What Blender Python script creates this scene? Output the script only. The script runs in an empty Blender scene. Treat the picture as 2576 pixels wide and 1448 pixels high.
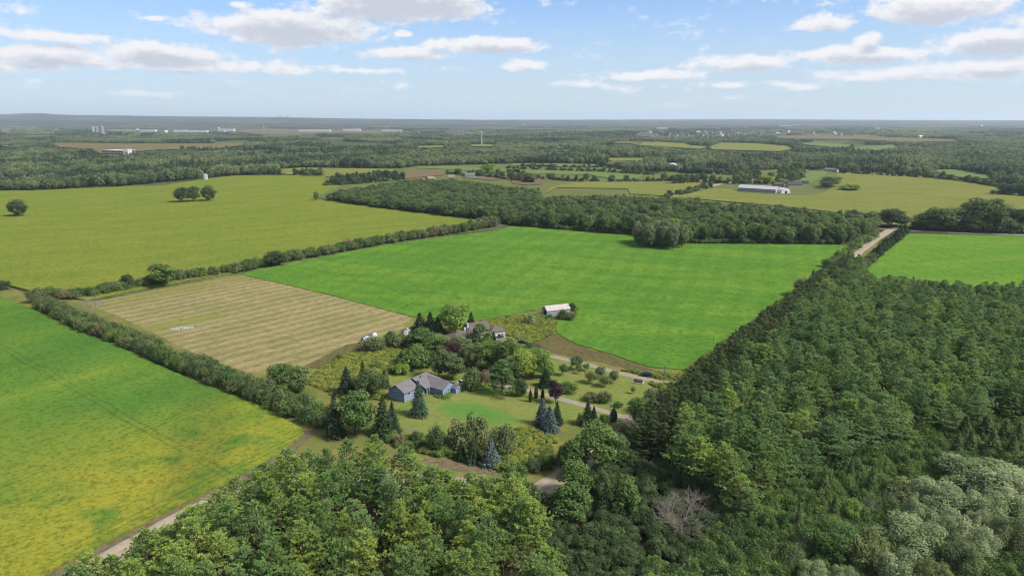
import bpy, bmesh, math, random
import numpy as np
from mathutils import Vector, Matrix

SC = bpy.context.scene
COL = SC.collection
R = math.radians

# ------------------------------------------------------------------ camera
# photograph measured on a 2575 x 1448 grid; flat land, drone 100 m above it
F, V0, H = 1717.0, 303.0, 100.0
PITCH = math.atan((724 - V0) / F)
cam_d = bpy.data.cameras.new('camera'); cam = bpy.data.objects.new('camera', cam_d); COL.objects.link(cam)
cam.location = (0, 0, H); cam.rotation_euler = (R(90) - PITCH, 0, 0)
cam_d.sensor_width = 36; cam_d.lens = 36 * F / 2575; cam_d.clip_start = 1; cam_d.clip_end = 120000
SC.camera = cam

# ------------------------------------------------------------------ sky, sun, exposure
SUN_AZ, SUN_EL = 112, 46
SC.view_settings.view_transform = 'Standard'; SC.view_settings.look = 'None'
SC.view_settings.gamma = 1; SC.view_settings.use_curve_mapping = False
SC.view_settings.exposure = 2.3
SC.cycles.filter_width = 1.15
SKY_STRENGTH = 0.05
CLOUD_WHITE, CLOUD_GREY = (3.75, 3.78, 3.9, 1), (2.45, 2.6, 2.95, 1)

world = bpy.data.worlds.new('World'); SC.world = world; world.use_nodes = True
wn, wl = world.node_tree.nodes, world.node_tree.links; wn.clear()

def nd(tree, kind, **kw):
    n = tree.nodes.new(kind)
    for k, v in kw.items(): setattr(n, k, v)
    return n

def ray(u, v):
    x = (u - 1287.5) / F; y = (724 - v) / F
    return x, math.cos(PITCH) + y * math.sin(PITCH), -math.sin(PITCH) + y * math.cos(PITCH)

def g(u, v, z=0.0):
    a, b, c = ray(u, v); t = (z - H) / c
    return (a * t, b * t)

def proj(x, y, z):
    """world -> the 2575 grid (numpy arrays welcome)"""
    dz = z - H
    dep = y * math.cos(PITCH) - dz * math.sin(PITCH)
    up = y * math.sin(PITCH) + dz * math.cos(PITCH)
    return 1287.5 + F * x / dep, 724 - F * up / dep

def zat(y, v):
    _, b, c = ray(0, v)
    return H + y / b * c

CLOUDS = [  # u, v, half width, half height, weight : where clouds stand in the sky
    (1000, 4, 300, 60, 1.25), (740, 72, 260, 46, 1.2), (1012, 84, 34, 10, .8), (150, 94, 175, 15, .85),
    (120, 138, 190, 26, 1.0), (410, 134, 175, 30, 1.1), (480, 166, 420, 22, .85), (110, 171, 170, 9, .7), (1020, 135, 130, 20, 1.0),
    (1232, 114, 195, 25, 1.0), (1318, 166, 80, 20, .85), (1640, 190, 170, 17, .9), (1850, 163, 150, 26, 1.0),
    (2140, 137, 190, 24, 1.0), (2183, 102, 44, 23, 1.0), (2065, 62, 85, 24, .9), (2360, 20, 175, 42, 1.1),
    (2480, 110, 150, 34, 1.1), (2250, 191, 190, 20, .9), (2470, 168, 150, 30, .9), (1450, 212, 90, 14, .7),
    (2025, 218, 55, 11, .6), (1840, 246, 90, 12, .45), (1690, 263, 60, 9, .45), (390, 46, 22, 7, .7), (595, 12, 45, 13, .65),
    (380, 238, 150, 10, .45), (900, 178, 180, 10, .6), (-160, 130, 170, 50, 1.0), (2740, 60, 160, 50, 1.1), (1840, 215, 600, 14, .3)]

def build_sky():
    t = world.node_tree
    geo = nd(t, 'ShaderNodeTexCoord')
    sep = nd(t, 'ShaderNodeSeparateXYZ'); wl.new(geo.outputs['Generated'], sep.inputs[0])
    def m(op, a, b=None, c=None, clamp=False):
        n = nd(t, 'ShaderNodeMath', operation=op, use_clamp=clamp)
        for i, q in enumerate((a, b, c)):
            if q is None: continue
            if isinstance(q, (int, float)): n.inputs[i].default_value = q
            else: wl.new(q, n.inputs[i])
        return n.outputs[0]
    az = m('ARCTAN2', sep.outputs[0], sep.outputs[1])
    el = m('ARCSINE', sep.outputs[2])
    comb = nd(t, 'ShaderNodeCombineXYZ'); wl.new(az, comb.inputs[0]); wl.new(el, comb.inputs[1])
    P = comb.outputs[0]
    def vm(op, a, b, c=None):
        n = nd(t, 'ShaderNodeVectorMath', operation=op)
        for i, q in enumerate((a, b, c)):
            if q is None: continue
            if isinstance(q, tuple): n.inputs[i].default_value = q
            else: wl.new(q, n.inputs[i])
        return n.outputs['Value'] if op == 'LENGTH' else n.outputs[0]
    def noise(vec, scale, detail, rough=.55):
        n = nd(t, 'ShaderNodeTexNoise'); wl.new(vec, n.inputs['Vector'])
        n.inputs['Scale'].default_value = scale; n.inputs['Detail'].default_value = detail; n.inputs['Roughness'].default_value = rough
        return n.outputs[0]
    def density(vec):
        # billows: coarse noise stretched along the horizon plus finer puffs
        n1 = noise(vm('MULTIPLY', vec, (1, 2.6, 1)), 14, 6, .6)
        n2 = noise(vm('MULTIPLY', vec, (1, 1.7, 1)), 55, 6, .65)
        nn = m('ADD', m('MULTIPLY', n1, .9), m('MULTIPLY', n2, .6))          # about 0.75
        acc = None
        for (u, v, w, h, k) in CLOUDS:
            a, b, c = ray(u, v); a0 = math.atan2(a, b); e0 = math.asin(c / math.sqrt(a * a + b * b + c * c))
            sx, sy = F / w * .95, F / h * .92
            L = vm('LENGTH', vm('MULTIPLY_ADD', vec, (sx, sy, 0), (-a0 * sx, -e0 * sy, 0)), None)
            val = m('MULTIPLY_ADD', L, -k, k)
            acc = val if acc is None else m('MAXIMUM', acc, val)
        # unseen cloud over the rest of the sky, thickened to make its light neutral
        far = noise(vm('MULTIPLY', vec, (1, 1.6, 1)), 3.2, 2)
        gate = m('MULTIPLY', m('SUBTRACT', far, .36), m('MULTIPLY_ADD', el, 6, -2.0, clamp=True))
        acc = m('MAXIMUM', acc, m('MULTIPLY', gate, 3.5))
        return m('ADD', m('MULTIPLY', acc, 1.5), m('MULTIPLY_ADD', nn, 2.6, -1.95))
    def sstep(x, lo, hi):
        n = nd(t, 'ShaderNodeMapRange', interpolation_type='SMOOTHSTEP')
        wl.new(x, n.inputs[0]); n.inputs[1].default_value = lo; n.inputs[2].default_value = hi
        return n.outputs[0]
    d1 = density(P)
    d2 = density(vm('ADD', P, (-.004, .0095, 0)))
    alpha = sstep(d1, .16, .8)
    under = sstep(d2, .3, 1.35)  # underside shade put into the cloud colour where more cloud lies above
    mixc = nd(t, 'ShaderNodeMix', data_type='RGBA'); wl.new(under, mixc.inputs[0])
    mixc.inputs[6].default_value = CLOUD_WHITE; mixc.inputs[7].default_value = CLOUD_GREY
    sky = nd(t, 'ShaderNodeTexSky', sky_type='NISHITA', sun_disc=False)
    sky.sun_elevation = R(SUN_EL); sky.sun_rotation = R(SUN_AZ); sky.air_density = 1.0; sky.dust_density = .6; sky.ozone_density = 1.5
    # thin veil whitening towards the horizon
    veil = nd(t, 'ShaderNodeMix', data_type='RGBA'); wl.new(sstep(el, .34, 0.0), veil.inputs[0])
    veil.inputs[0].default_value = 0
    tint = nd(t, 'ShaderNodeMix', data_type='RGBA', blend_type='MULTIPLY'); tint.inputs[0].default_value = 1
    wl.new(sky.outputs[0], tint.inputs[6]); tint.inputs[7].default_value = SKY_TINT
    wl.new(tint.outputs[2], veil.inputs[6]); veil.inputs[7].default_value = (2.65, 3.08, 3.42, 1)
    vs = m('MULTIPLY', sstep(el, .25, 0.0), .78)
    wl.new(vs, veil.inputs[0])
    fin = nd(t, 'ShaderNodeMix', data_type='RGBA')
    wl.new(m('MULTIPLY', alpha, sstep(el, .0, .05)), fin.inputs[0])
    wl.new(veil.outputs[2], fin.inputs[6]); wl.new(mixc.outputs[2], fin.inputs[7])
    bg = nd(t, 'ShaderNodeBackground'); bg.inputs[1].default_value = SKY_STRENGTH
    wl.new(fin.outputs[2], bg.inputs[0])
    out = nd(t, 'ShaderNodeOutputWorld'); wl.new(bg.outputs[0], out.inputs[0])
SKY_TINT = (.34, .50, .73, 1)
build_sky()

sun_d = bpy.data.lights.new('sun', 'SUN'); sun_o = bpy.data.objects.new('sun', sun_d); COL.objects.link(sun_o)
sun_d.energy = 1.5; sun_d.angle = R(16); sun_d.color = (1, .955, .88)
_s = Vector((math.sin(R(SUN_AZ)) * math.cos(R(SUN_EL)), math.cos(R(SUN_AZ)) * math.cos(R(SUN_EL)), math.sin(R(SUN_EL))))
sun_o.rotation_euler = _s.to_track_quat('Z', 'Y').to_euler(); sun_o.location = (300, -100, 400)

# ------------------------------------------------------------------ materials
class MT:
    """small helper round one node tree"""
    def __init__(s, name):
        s.m = bpy.data.materials.new(name); s.m.use_nodes = True
        s.t = s.m.node_tree; s.t.nodes.clear(); s.l = s.t.links
        s.out = nd(s.t, 'ShaderNodeOutputMaterial')
        s.pos = nd(s.t, 'ShaderNodeNewGeometry').outputs['Position']
    def put(s, sock, v):
        if isinstance(v, bpy.types.NodeSocket): s.l.new(v, sock)
        elif isinstance(v, tuple) and len(v) == 3 and sock.type == 'RGBA': sock.default_value = v + (1,)
        else: sock.default_value = v
    def math(s, op, a, b=None, c=None, clamp=False):
        n = nd(s.t, 'ShaderNodeMath', operation=op, use_clamp=clamp)
        for i, q in enumerate((a, b, c)):
            if q is not None: s.put(n.inputs[i], q)
        return n.outputs[0]
    def vec(s, v, scale=(1, 1, 1), rot=0.0, loc=(0, 0, 0)):
        if rot and scale != (1, 1, 1): return s.vec(s.vec(v, rot=rot), scale, 0.0, loc)      # turn first, then stretch
        n = nd(s.t, 'ShaderNodeMapping'); s.put(n.inputs[0], v)
        n.inputs['Scale'].default_value = scale; n.inputs['Rotation'].default_value = (0, 0, rot); n.inputs['Location'].default_value = loc
        return n.outputs[0]
    def noise(s, scale, detail=3, rough=.55, v=None, dist=0.0):
        n = nd(s.t, 'ShaderNodeTexNoise'); s.put(n.inputs['Vector'], s.pos if v is None else v)
        n.inputs['Scale'].default_value = scale; n.inputs['Detail'].default_value = detail
        n.inputs['Roughness'].default_value = rough; n.inputs['Distortion'].default_value = dist
        return n.outputs[0]
    def wave(s, scale, dist, v, dscale=1.0, detail=2):
        n = nd(s.t, 'ShaderNodeTexWave'); s.put(n.inputs['Vector'], v)
        n.inputs['Scale'].default_value = scale; n.inputs['Distortion'].default_value = dist
        n.inputs['Detail Scale'].default_value = dscale; n.inputs['Detail'].default_value = detail
        return n.outputs['Fac']
    def step(s, x, lo, hi):
        n = nd(s.t, 'ShaderNodeMapRange', interpolation_type='SMOOTHSTEP')
        s.put(n.inputs[0], x); n.inputs[1].default_value = lo; n.inputs[2].default_value = hi
        return n.outputs[0]
    def mix(s, f, a, b, mode='MIX'):
        n = nd(s.t, 'ShaderNodeMix', data_type='RGBA', blend_type=mode)
        s.put(n.inputs[0], f); s.put(n.inputs[6], a); s.put(n.inputs[7], b)
        return n.outputs[2]
    def ramp(s, f, stops):
        n = nd(s.t, 'ShaderNodeValToRGB'); s.put(n.inputs[0], f)
        e = n.color_ramp.elements
        while len(e) < len(stops): e.new(.5)
        for q, (p, c) in zip(e, stops): q.position = p; q.color = c + (1,)
        return n.outputs[0]
    def ellipse(s, c, rx, ry, rot=0.0, soft=.35, wob=.5, wscale=.12):
        """0..1 patch with an uneven edge round the ground point c"""
        v = s.vec(s.pos, (1 / rx, 1 / ry, 0), 0.0, (0, 0, 0))
        n = nd(s.t, 'ShaderNodeVectorRotate', rotation_type='Z_AXIS'); s.put(n.inputs['Vector'], s.pos)
        n.inputs['Center'].default_value = (c[0], c[1], 0); n.inputs['Angle'].default_value = -rot
        a = nd(s.t, 'ShaderNodeVectorMath', operation='MULTIPLY_ADD'); s.l.new(n.outputs[0], a.inputs[0])
        a.inputs[1].default_value = (1 / rx, 1 / ry, 0); a.inputs[2].default_value = (-c[0] / rx, -c[1] / ry, 0)
        L = nd(s.t, 'ShaderNodeVectorMath', operation='LENGTH'); s.l.new(a.outputs[0], L.inputs[0])
        d = s.math('ADD', L.outputs['Value'], s.math('MULTIPLY', s.math('SUBTRACT', s.noise(wscale, 4), .5), wob * 2))
        return s.step(d, 1 + soft, 1 - soft)
    def finish(s, col, rough=.9, bump=None, bstr=.4, bdist=.1, spec=0.0, metallic=0.0, translucent=0.0, alb=.6):
        if alb != 1:      # colours were read off the sunlit picture: bring them down to what the surfaces really reflect
            col = s.mix(1.0, col, (alb, alb, alb), 'MULTIPLY')
        p = nd(s.t, 'ShaderNodeBsdfPrincipled'); s.put(p.inputs['Base Color'], col)
        s.put(p.inputs['Roughness'], rough); p.inputs['Specular IOR Level'].default_value = spec; p.inputs['Metallic'].default_value = metallic
        if bump is not None:
            b = nd(s.t, 'ShaderNodeBump'); b.inputs['Strength'].default_value = bstr; b.inputs['Distance'].default_value = bdist
            s.put(b.inputs['Height'], bump); s.l.new(b.outputs[0], p.inputs['Normal'])
        sh = p.outputs[0]
        if translucent:
            tr = nd(s.t, 'ShaderNodeBsdfTranslucent'); s.put(tr.inputs[0], col)
            mx = nd(s.t, 'ShaderNodeMixShader'); mx.inputs[0].default_value = translucent
            s.l.new(sh, mx.inputs[1]); s.l.new(tr.outputs[0], mx.inputs[2]); sh = mx.outputs[0]
        s.l.new(sh, s.out.inputs[0])
        return s.m

def plain(name, c, rough=.7, var=.15, scale=2.0, spec=.3, metallic=0.0):
    k = MT(name)
    n = k.noise(scale, 3)
    lo = tuple(q * (1 - var) for q in c); hi = tuple(min(1, q * (1 + var)) for q in c)
    return k.finish(k.mix(k.step(n, .3, .7), lo, hi), rough, spec=spec, metallic=metallic)

def foliage(name, lo, hi, tint=.55, trans=.46, patch=None):
    """leaf colour: differs from plant to plant and from leaf clump to leaf clump"""
    k = MT(name)
    oi = nd(k.t, 'ShaderNodeObjectInfo')
    at = nd(k.t, 'ShaderNodeAttribute', attribute_name='tint')
    base = k.mix(oi.outputs['Random'], lo, hi)
    f = k.math('MULTIPLY_ADD', at.outputs['Fac'], tint * 2, 1 - tint)
    hs = nd(k.t, 'ShaderNodeHueSaturation'); k.l.new(base, hs.inputs['Color']); k.l.new(f, hs.inputs['Value'])
    hs.inputs['Saturation'].default_value = 1
    k.l.new(k.math('MULTIPLY_ADD', at.outputs['Fac'], -.03, .515), hs.inputs['Hue'])
    return k.finish(hs.outputs[0], .75, spec=.04, translucent=trans, alb=1)

M = {None: None}
M['pine'] = foliage('pine needles', (.165, .27, .082), (.275, .36, .098), .4, .52)
M['pine_yellow'] = foliage('yellow green pine needles', (.26, .36, .085), (.33, .41, .095), .35, .5)
M['pine_blue'] = foliage('grey green pine needles', (.145, .245, .088), (.235, .335, .115), .4, .52)
M['pine_brown'] = foliage('dead pine needles', (0.351, 0.189, 0.101), (0.405, 0.230, 0.121), .4)
M['row_conifer'] = foliage('dull conifer needles', (.10, .14, .058), (.16, .205, .075), .45, .5)
M['spruce'] = foliage('dark spruce needles', (.045, .08, .042), (.085, .125, .058), .5)
M['spruce_blue'] = foliage('blue spruce needles', (.12, .165, .15), (.16, .21, .185), .5)
M['spruce_pale'] = foliage('pale green spruce needles', (0.101, 0.162, 0.101), (0.121, 0.182, 0.108), .5)
M['leaf'] = foliage('broad leaves', (.085, .15, .045), (.15, .22, .06), .5)
M['leaf_mid'] = foliage('wood leaves', (.075, .125, .05), (.16, .21, .072), .5)
M['leaf_light'] = foliage('light green leaves', (.17, .27, .06), (.22, .31, .07), .45)
M['leaf_yellow'] = foliage('yellow green leaves', (.24, .31, .06), (.29, .35, .065), .4)
M['leaf_lime'] = foliage('lime leaves', (0.270, 0.405, 0.054), (0.284, 0.419, 0.061), .35)
M['leaf_dark'] = foliage('dark leaves', (.07, .11, .046), (.11, .155, .06), .5)
M['leaf_olive'] = foliage('olive leaves', (.13, .165, .07), (.19, .22, .085), .5)
M['leaf_hedge'] = foliage('hedge leaves', (.10, .14, .055), (.17, .21, .075), .5)
M['leaf_purple'] = foliage('purple leaves', (.062, .04, .046), (.085, .05, .058), .5)
M['leaf_willow'] = foliage('silvery willow leaves', (.215, .27, .125), (.31, .355, .18), .4)
M['leaf_rust'] = foliage('browning leaves', (0.216, 0.162, 0.095), (0.257, 0.203, 0.108), .4)
M['leaf_grove'] = foliage('grey olive grove leaves', (.15, .185, .09), (.215, .25, .115), .5)
M['thicket'] = foliage('thicket leaves', (.085, .15, .048), (.15, .215, .062), .55)
M['far_leaf'] = foliage('far wood leaves', (.08, .125, .058), (.18, .22, .088), .5)
M['far_leaf_pale'] = foliage('pale far wood leaves', (.16, .2, .085), (.25, .28, .115), .45)
M['far_leaf_dark'] = foliage('dark far wood leaves', (.045, .075, .042), (.08, .115, .055), .5)
M['weed'] = foliage('goldenrod and weeds', (.2, .27, .075), (.40, .40, .075), .5)
M['weed_green'] = foliage('green weeds', (0.135, 0.230, 0.054), (0.230, 0.297, 0.074), .45)
M['bark'] = plain('bark', (.11, .085, .065), .95, .3, 3)
M['bark_pine'] = plain('pine bark', (.12, .075, .055), .95, .3, 3)
M['dead_wood'] = plain('grey dead wood', (.31, .255, .215), .95, .2, 3)

# ------------------------------------------------------------------ object helpers
def link(name, me, mats=(), parent=None, loc=(0, 0, 0), rz=0.0, scale=(1, 1, 1)):
    o = bpy.data.objects.new(name, me); COL.objects.link(o)
    o.location = loc; o.rotation_euler = (0, 0, rz); o.scale = scale
    if parent is not None: o.parent = parent
    if me is not None and mats and not len(me.materials):
        for q in mats: me.materials.append(q)
    return o

def tag(o, label=None, cat=None, group=None, kind=None):
    if label: o['label'] = label
    if cat: o['category'] = cat
    if group: o['group'] = group
    if kind: o['kind'] = kind
    return o

def mesh_np(name, verts, faces_flat, nper, tint=None):
    """verts (n,3); faces_flat index array; nper = list/array of corner counts or one int"""
    me = bpy.data.meshes.new(name)
    verts = np.asarray(verts, dtype=np.float32); faces_flat = np.asarray(faces_flat, dtype=np.int32).ravel()
    if np.isscalar(nper): nper = np.full(len(faces_flat) // nper, nper, dtype=np.int32)
    nper = np.asarray(nper, dtype=np.int32)
    me.vertices.add(len(verts)); me.vertices.foreach_set('co', verts.ravel())
    me.loops.add(len(faces_flat)); me.loops.foreach_set('vertex_index', faces_flat)
    me.polygons.add(len(nper))
    st = np.zeros(len(nper), dtype=np.int32); st[1:] = np.cumsum(nper)[:-1]
    me.polygons.foreach_set('loop_start', st)
    if tint is not None:
        a = me.attributes.new('tint', 'FLOAT', 'FACE'); a.data.foreach_set('value', np.asarray(tint, dtype=np.float32))
    me.update(calc_edges=True); me.validate()
    return me

class MB:
    """collects boxes, prisms and tubes into one mesh"""
    def __init__(s): s.v = []; s.f = []
    def add(s, vs, fs):
        b = len(s.v); s.v += [tuple(q) for q in vs]; s.f += [tuple(b + i for i in f) for f in fs]; return s
    def box(s, x0, x1, y0, y1, z0, z1):
        return s.add([(x0, y0, z0), (x1, y0, z0), (x1, y1, z0), (x0, y1, z0), (x0, y0, z1), (x1, y0, z1), (x1, y1, z1), (x0, y1, z1)],
                     [(0, 3, 2, 1), (4, 5, 6, 7), (0, 1, 5, 4), (1, 2, 6, 5), (2, 3, 7, 6), (3, 0, 4, 7)])
    def prism(s, pts, z0, z1):
        n = len(pts)
        return s.add([(x, y, z0) for x, y in pts] + [(x, y, z1) for x, y in pts],
                     [tuple(range(n - 1, -1, -1)), tuple(range(n, 2 * n))] + [(i, (i + 1) % n, n + (i + 1) % n, n + i) for i in range(n)])
    def extrude(s, prof, axis, a, b):
        """closed profile in the plane across the axis, pushed from a to b"""
        n = len(prof)
        mk = (lambda p, t: (t, p[0], p[1])) if axis == 'x' else (lambda p, t: (p[0], t, p[1]))
        return s.add([mk(p, a) for p in prof] + [mk(p, b) for p in prof],
                     [tuple(range(n - 1, -1, -1)), tuple(range(n, 2 * n))] + [(i, (i + 1) % n, n + (i + 1) % n, n + i) for i in range(n)])
    def tube(s, pts, rad, sides=6, caps=True):
        pts = [Vector(p) for p in pts]; rings = []
        for i, p in enumerate(pts):
            d = (pts[min(i + 1, len(pts) - 1)] - pts[max(i - 1, 0)]).normalized()
            a = d.orthogonal().normalized(); b = d.cross(a)
            r = rad[i] if hasattr(rad, '__len__') else rad
            rings.append([p + (a * math.cos(2 * math.pi * k / sides) + b * math.sin(2 * math.pi * k / sides)) * r for k in range(sides)])
        vs = [q for rg in rings for q in rg]; fs = []
        for i in range(len(pts) - 1):
            for k in range(sides):
                k2 = (k + 1) % sides
                fs.append((i * sides + k, i * sides + k2, (i + 1) * sides + k2, (i + 1) * sides + k))
        if caps:
            fs.append(tuple(range(sides - 1, -1, -1))); fs.append(tuple(range((len(pts) - 1) * sides, len(pts) * sides)))
        return s.add(vs, fs)
    def lathe(s, prof, sides=16, c=(0, 0)):
        vs = []; fs = []
        for r, z in prof:
            for k in range(sides):
                a = 2 * math.pi * k / sides; vs.append((c[0] + r * math.cos(a), c[1] + r * math.sin(a), z))
        for i in range(len(prof) - 1):
            for k in range(sides):
                k2 = (k + 1) % sides; fs.append((i * sides + k, i * sides + k2, (i + 1) * sides + k2, (i + 1) * sides + k))
        fs.append(tuple(range(sides - 1, -1, -1))); fs.append(tuple(range((len(prof) - 1) * sides, len(prof) * sides)))
        return s.add(vs, fs)
    def mesh(s, name, mat=None, smooth=False):
        me = bpy.data.meshes.new(name); me.from_pydata(s.v, [], s.f); me.update()
        if mat: me.materials.append(mat)
        if smooth: me.polygons.foreach_set('use_smooth', [True] * len(me.polygons))
        return me
    def build(s, name, mat, parent=None, loc=(0, 0, 0), rz=0.0, smooth=False):
        return link(name, s.mesh(name, mat, smooth), (), parent, loc, rz)

def in_poly(px, py, poly):
    px = np.asarray(px, dtype=float); py = np.asarray(py, dtype=float); c = np.zeros(px.shape, bool)
    n = len(poly)
    for i in range(n):
        x1, y1 = poly[i]; x2, y2 = poly[(i + 1) % n]
        if y1 == y2: continue
        k = ((y1 > py) != (y2 > py)) & (px < (x2 - x1) * (py - y1) / (y2 - y1) + x1)
        c ^= k
    return c

def near_line(px, py, line, d):
    c = np.zeros(np.shape(px), bool)
    for (x1, y1), (x2, y2) in zip(line[:-1], line[1:]):
        L2 = (x2 - x1) ** 2 + (y2 - y1) ** 2
        t = np.clip(((px - x1) * (x2 - x1) + (py - y1) * (y2 - y1)) / L2, 0, 1)
        c |= (px - x1 - t * (x2 - x1)) ** 2 + (py - y1 - t * (y2 - y1)) ** 2 < d * d
    return c

def gp(pts, z=0.0): return [g(u, v, z) for u, v in pts]

def sheet(name, pts, z, mat, wob=0.0, seed=0, sub=6.0, thick=0.0, parent=None):
    """a field or surface lying at height z; edges may be uneven; with thickness it gets side skirts"""
    rng = random.Random(seed); out = []
    for (x1, y1), (x2, y2) in zip(pts, pts[1:] + pts[:1]):
        L = math.hypot(x2 - x1, y2 - y1); n = max(1, int(L / sub)) if wob else 1
        n = min(n, 200)
        nx, ny = -(y2 - y1) / max(L, 1e-6), (x2 - x1) / max(L, 1e-6)
        for i in range(n):
            t = i / n; w = rng.uniform(-wob, wob) if wob else 0
            out.append((x1 + (x2 - x1) * t + nx * w, y1 + (y2 - y1) * t + ny * w))
    bm = bmesh.new()
    top = [bm.verts.new((x, y, z + thick)) for x, y in out]
    f = bm.faces.new(top); f.normal_update()
    if f.normal.z < 0: f.normal_flip()
    if thick:
        bot = [bm.verts.new((x, y, z - .05)) for x, y in out]
        n = len(top)
        for i in range(n): bm.faces.new((top[i], top[(i + 1) % n], bot[(i + 1) % n], bot[i]))
    bmesh.ops.triangulate(bm, faces=[f])
    me = bpy.data.meshes.new(name); bm.to_mesh(me); bm.free(); me.materials.append(mat)
    return tag(link(name, me, (), parent), kind='structure' if parent is None else None)

def ribbon(name, line, width, z, mat, wob=0.0, seed=1):
    rng = random.Random(seed); L = []
    for (x1, y1), (x2, y2) in zip(line[:-1], line[1:]):
        n = max(1, int(math.hypot(x2 - x1, y2 - y1) / 4))
        L += [(x1 + (x2 - x1) * i / n, y1 + (y2 - y1) * i / n) for i in range(n)]
    L.append(line[-1]); vs = []; fs = []
    for i, (x, y) in enumerate(L):
        a = L[max(i - 1, 0)]; b = L[min(i + 1, len(L) - 1)]
        dx, dy = b[0] - a[0], b[1] - a[1]; q = math.hypot(dx, dy); nx, ny = -dy / q, dx / q
        w1 = width / 2 + rng.uniform(-wob, wob); w2 = width / 2 + rng.uniform(-wob, wob)
        vs += [(x + nx * w1, y + ny * w1, z), (x, y, z + .03), (x - nx * w2, y - ny * w2, z)]
    for i in range(len(L) - 1):
        b = i * 3; fs += [(b, b + 1, b + 4, b + 3), (b + 1, b + 2, b + 5, b + 4)]
    me = bpy.data.meshes.new(name); me.from_pydata(vs, [], [f[::-1] for f in fs]); me.update(); me.materials.append(mat)
    # flow coordinate across the road for wheel tracks
    at = me.attributes.new('across', 'FLOAT', 'POINT')
    at.data.foreach_set('value', [q for _ in L for q in (-1.0, 0.0, 1.0)])
    return tag(link(name, me), kind='structure')

# ------------------------------------------------------------------ ground and fields
def ground_mat():
    k = MT('countryside ground')
    big = k.noise(.0011, 5, .6, dist=.6); mid = k.noise(.02, 4, .6); fine = k.noise(.35, 4, .65)
    big = k.noise(.0013, 6, .62, v=k.vec(k.pos, (1, .55, 1)), dist=.8)
    c = k.ramp(big, [(.36, (.06, .085, .04)), (.44, (.08, .11, .05)), (.47, (.22, .25, .11)), (.51, (.26, .25, .13)), (.53, (.08, .105, .05)), (.58, (.07, .1, .045)), (.61, (.2, .24, .1)), (.66, (.07, .1, .045))])
    c = k.mix(k.math('MULTIPLY', k.step(mid, .45, .7), .45), c, (.06, .08, .036))
    return k.finish(k.mix(k.step(fine, .3, .7), c, (.06, .075, .03)), .95)

def meadow_mat():
    k = MT('rough meadow grass')
    a = k.noise(.06, 5, .6); b = k.noise(.5, 4, .65); d = k.noise(2.2, 3, .7)
    c = k.ramp(a, [(.32, (.14, .18, .05)), (.45, (.2, .22, .058)), (.55, (.28, .25, .075)), (.68, (.17, .2, .055))])
    c = k.mix(k.math('MULTIPLY', k.step(b, .45, .7), .55), c, (.19, .15, .07))
    c = k.mix(k.math('MULTIPLY', k.step(d, .4, .75), .5), c, (.07, .09, .028))
    return k.finish(c, .95, bump=d, bstr=.6, bdist=.3)

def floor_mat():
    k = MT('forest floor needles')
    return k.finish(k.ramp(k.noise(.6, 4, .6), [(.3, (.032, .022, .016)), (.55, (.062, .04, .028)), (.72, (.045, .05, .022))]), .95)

def green_mat(name, base, dark, yellow, angle, strip=.02, fine=.55):
    k = MT(name)
    sw = k.wave(strip, 7.0, k.vec(k.pos, rot=angle), .25, 4)
    big = k.noise(.011, 5, .6, v=k.vec(k.pos, (1, 2.6, 1), angle)); mid = k.noise(.09, 5, .65, v=k.vec(k.pos, (.5, 1.3, 1), angle)); f = k.noise(fine, 7, .8, v=k.vec(k.pos, (.55, 1.2, 1), angle))
    c = k.mix(k.step(big, .36, .64), base, yellow)
    c = k.mix(k.math('MULTIPLY', k.step(sw, .2, .9), .28), c, dark)
    c = k.mix(k.math('MULTIPLY', k.step(mid, .48, .7), .6), c, dark)
    c = k.mix(k.math('MULTIPLY', k.step(mid, .5, .3), .5), c, yellow)
    c = k.mix(k.math('MULTIPLY', k.step(f, .46, .62), .75), c, tuple(q * .55 for q in dark))
    return k.finish(c, .9, bump=f, bstr=.6, bdist=.4)

def crop_mat(name, a, b, dark, angle, row=.75, big=.012, sand=None):
    k = MT(name)
    v = k.vec(k.pos, rot=angle)
    rows = k.wave(row, .6, v, .4, 1); n1 = k.noise(big, 5, .6, v=k.vec(k.pos, (1, 2.6, 1), angle)); n2 = k.noise(.07, 5, .65, v=k.vec(k.pos, (.6, 1.4, 1), angle)); n3 = k.noise(.5, 7, .8)
    c = k.mix(k.step(n1, .35, .65), a, b)
    c = k.mix(k.math('MULTIPLY', k.step(n2, .45, .75), .4), c, dark)
    c = k.mix(k.math('MULTIPLY', k.step(n3, .45, .62), .7), c, tuple(q * .52 for q in dark))
    c = k.mix(k.math('MULTIPLY', k.step(rows, .3, .8), .22), c, tuple(q * .7 for q in dark))
    return k.finish(c, .9, bump=n3, bstr=.6, bdist=.3)

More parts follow.
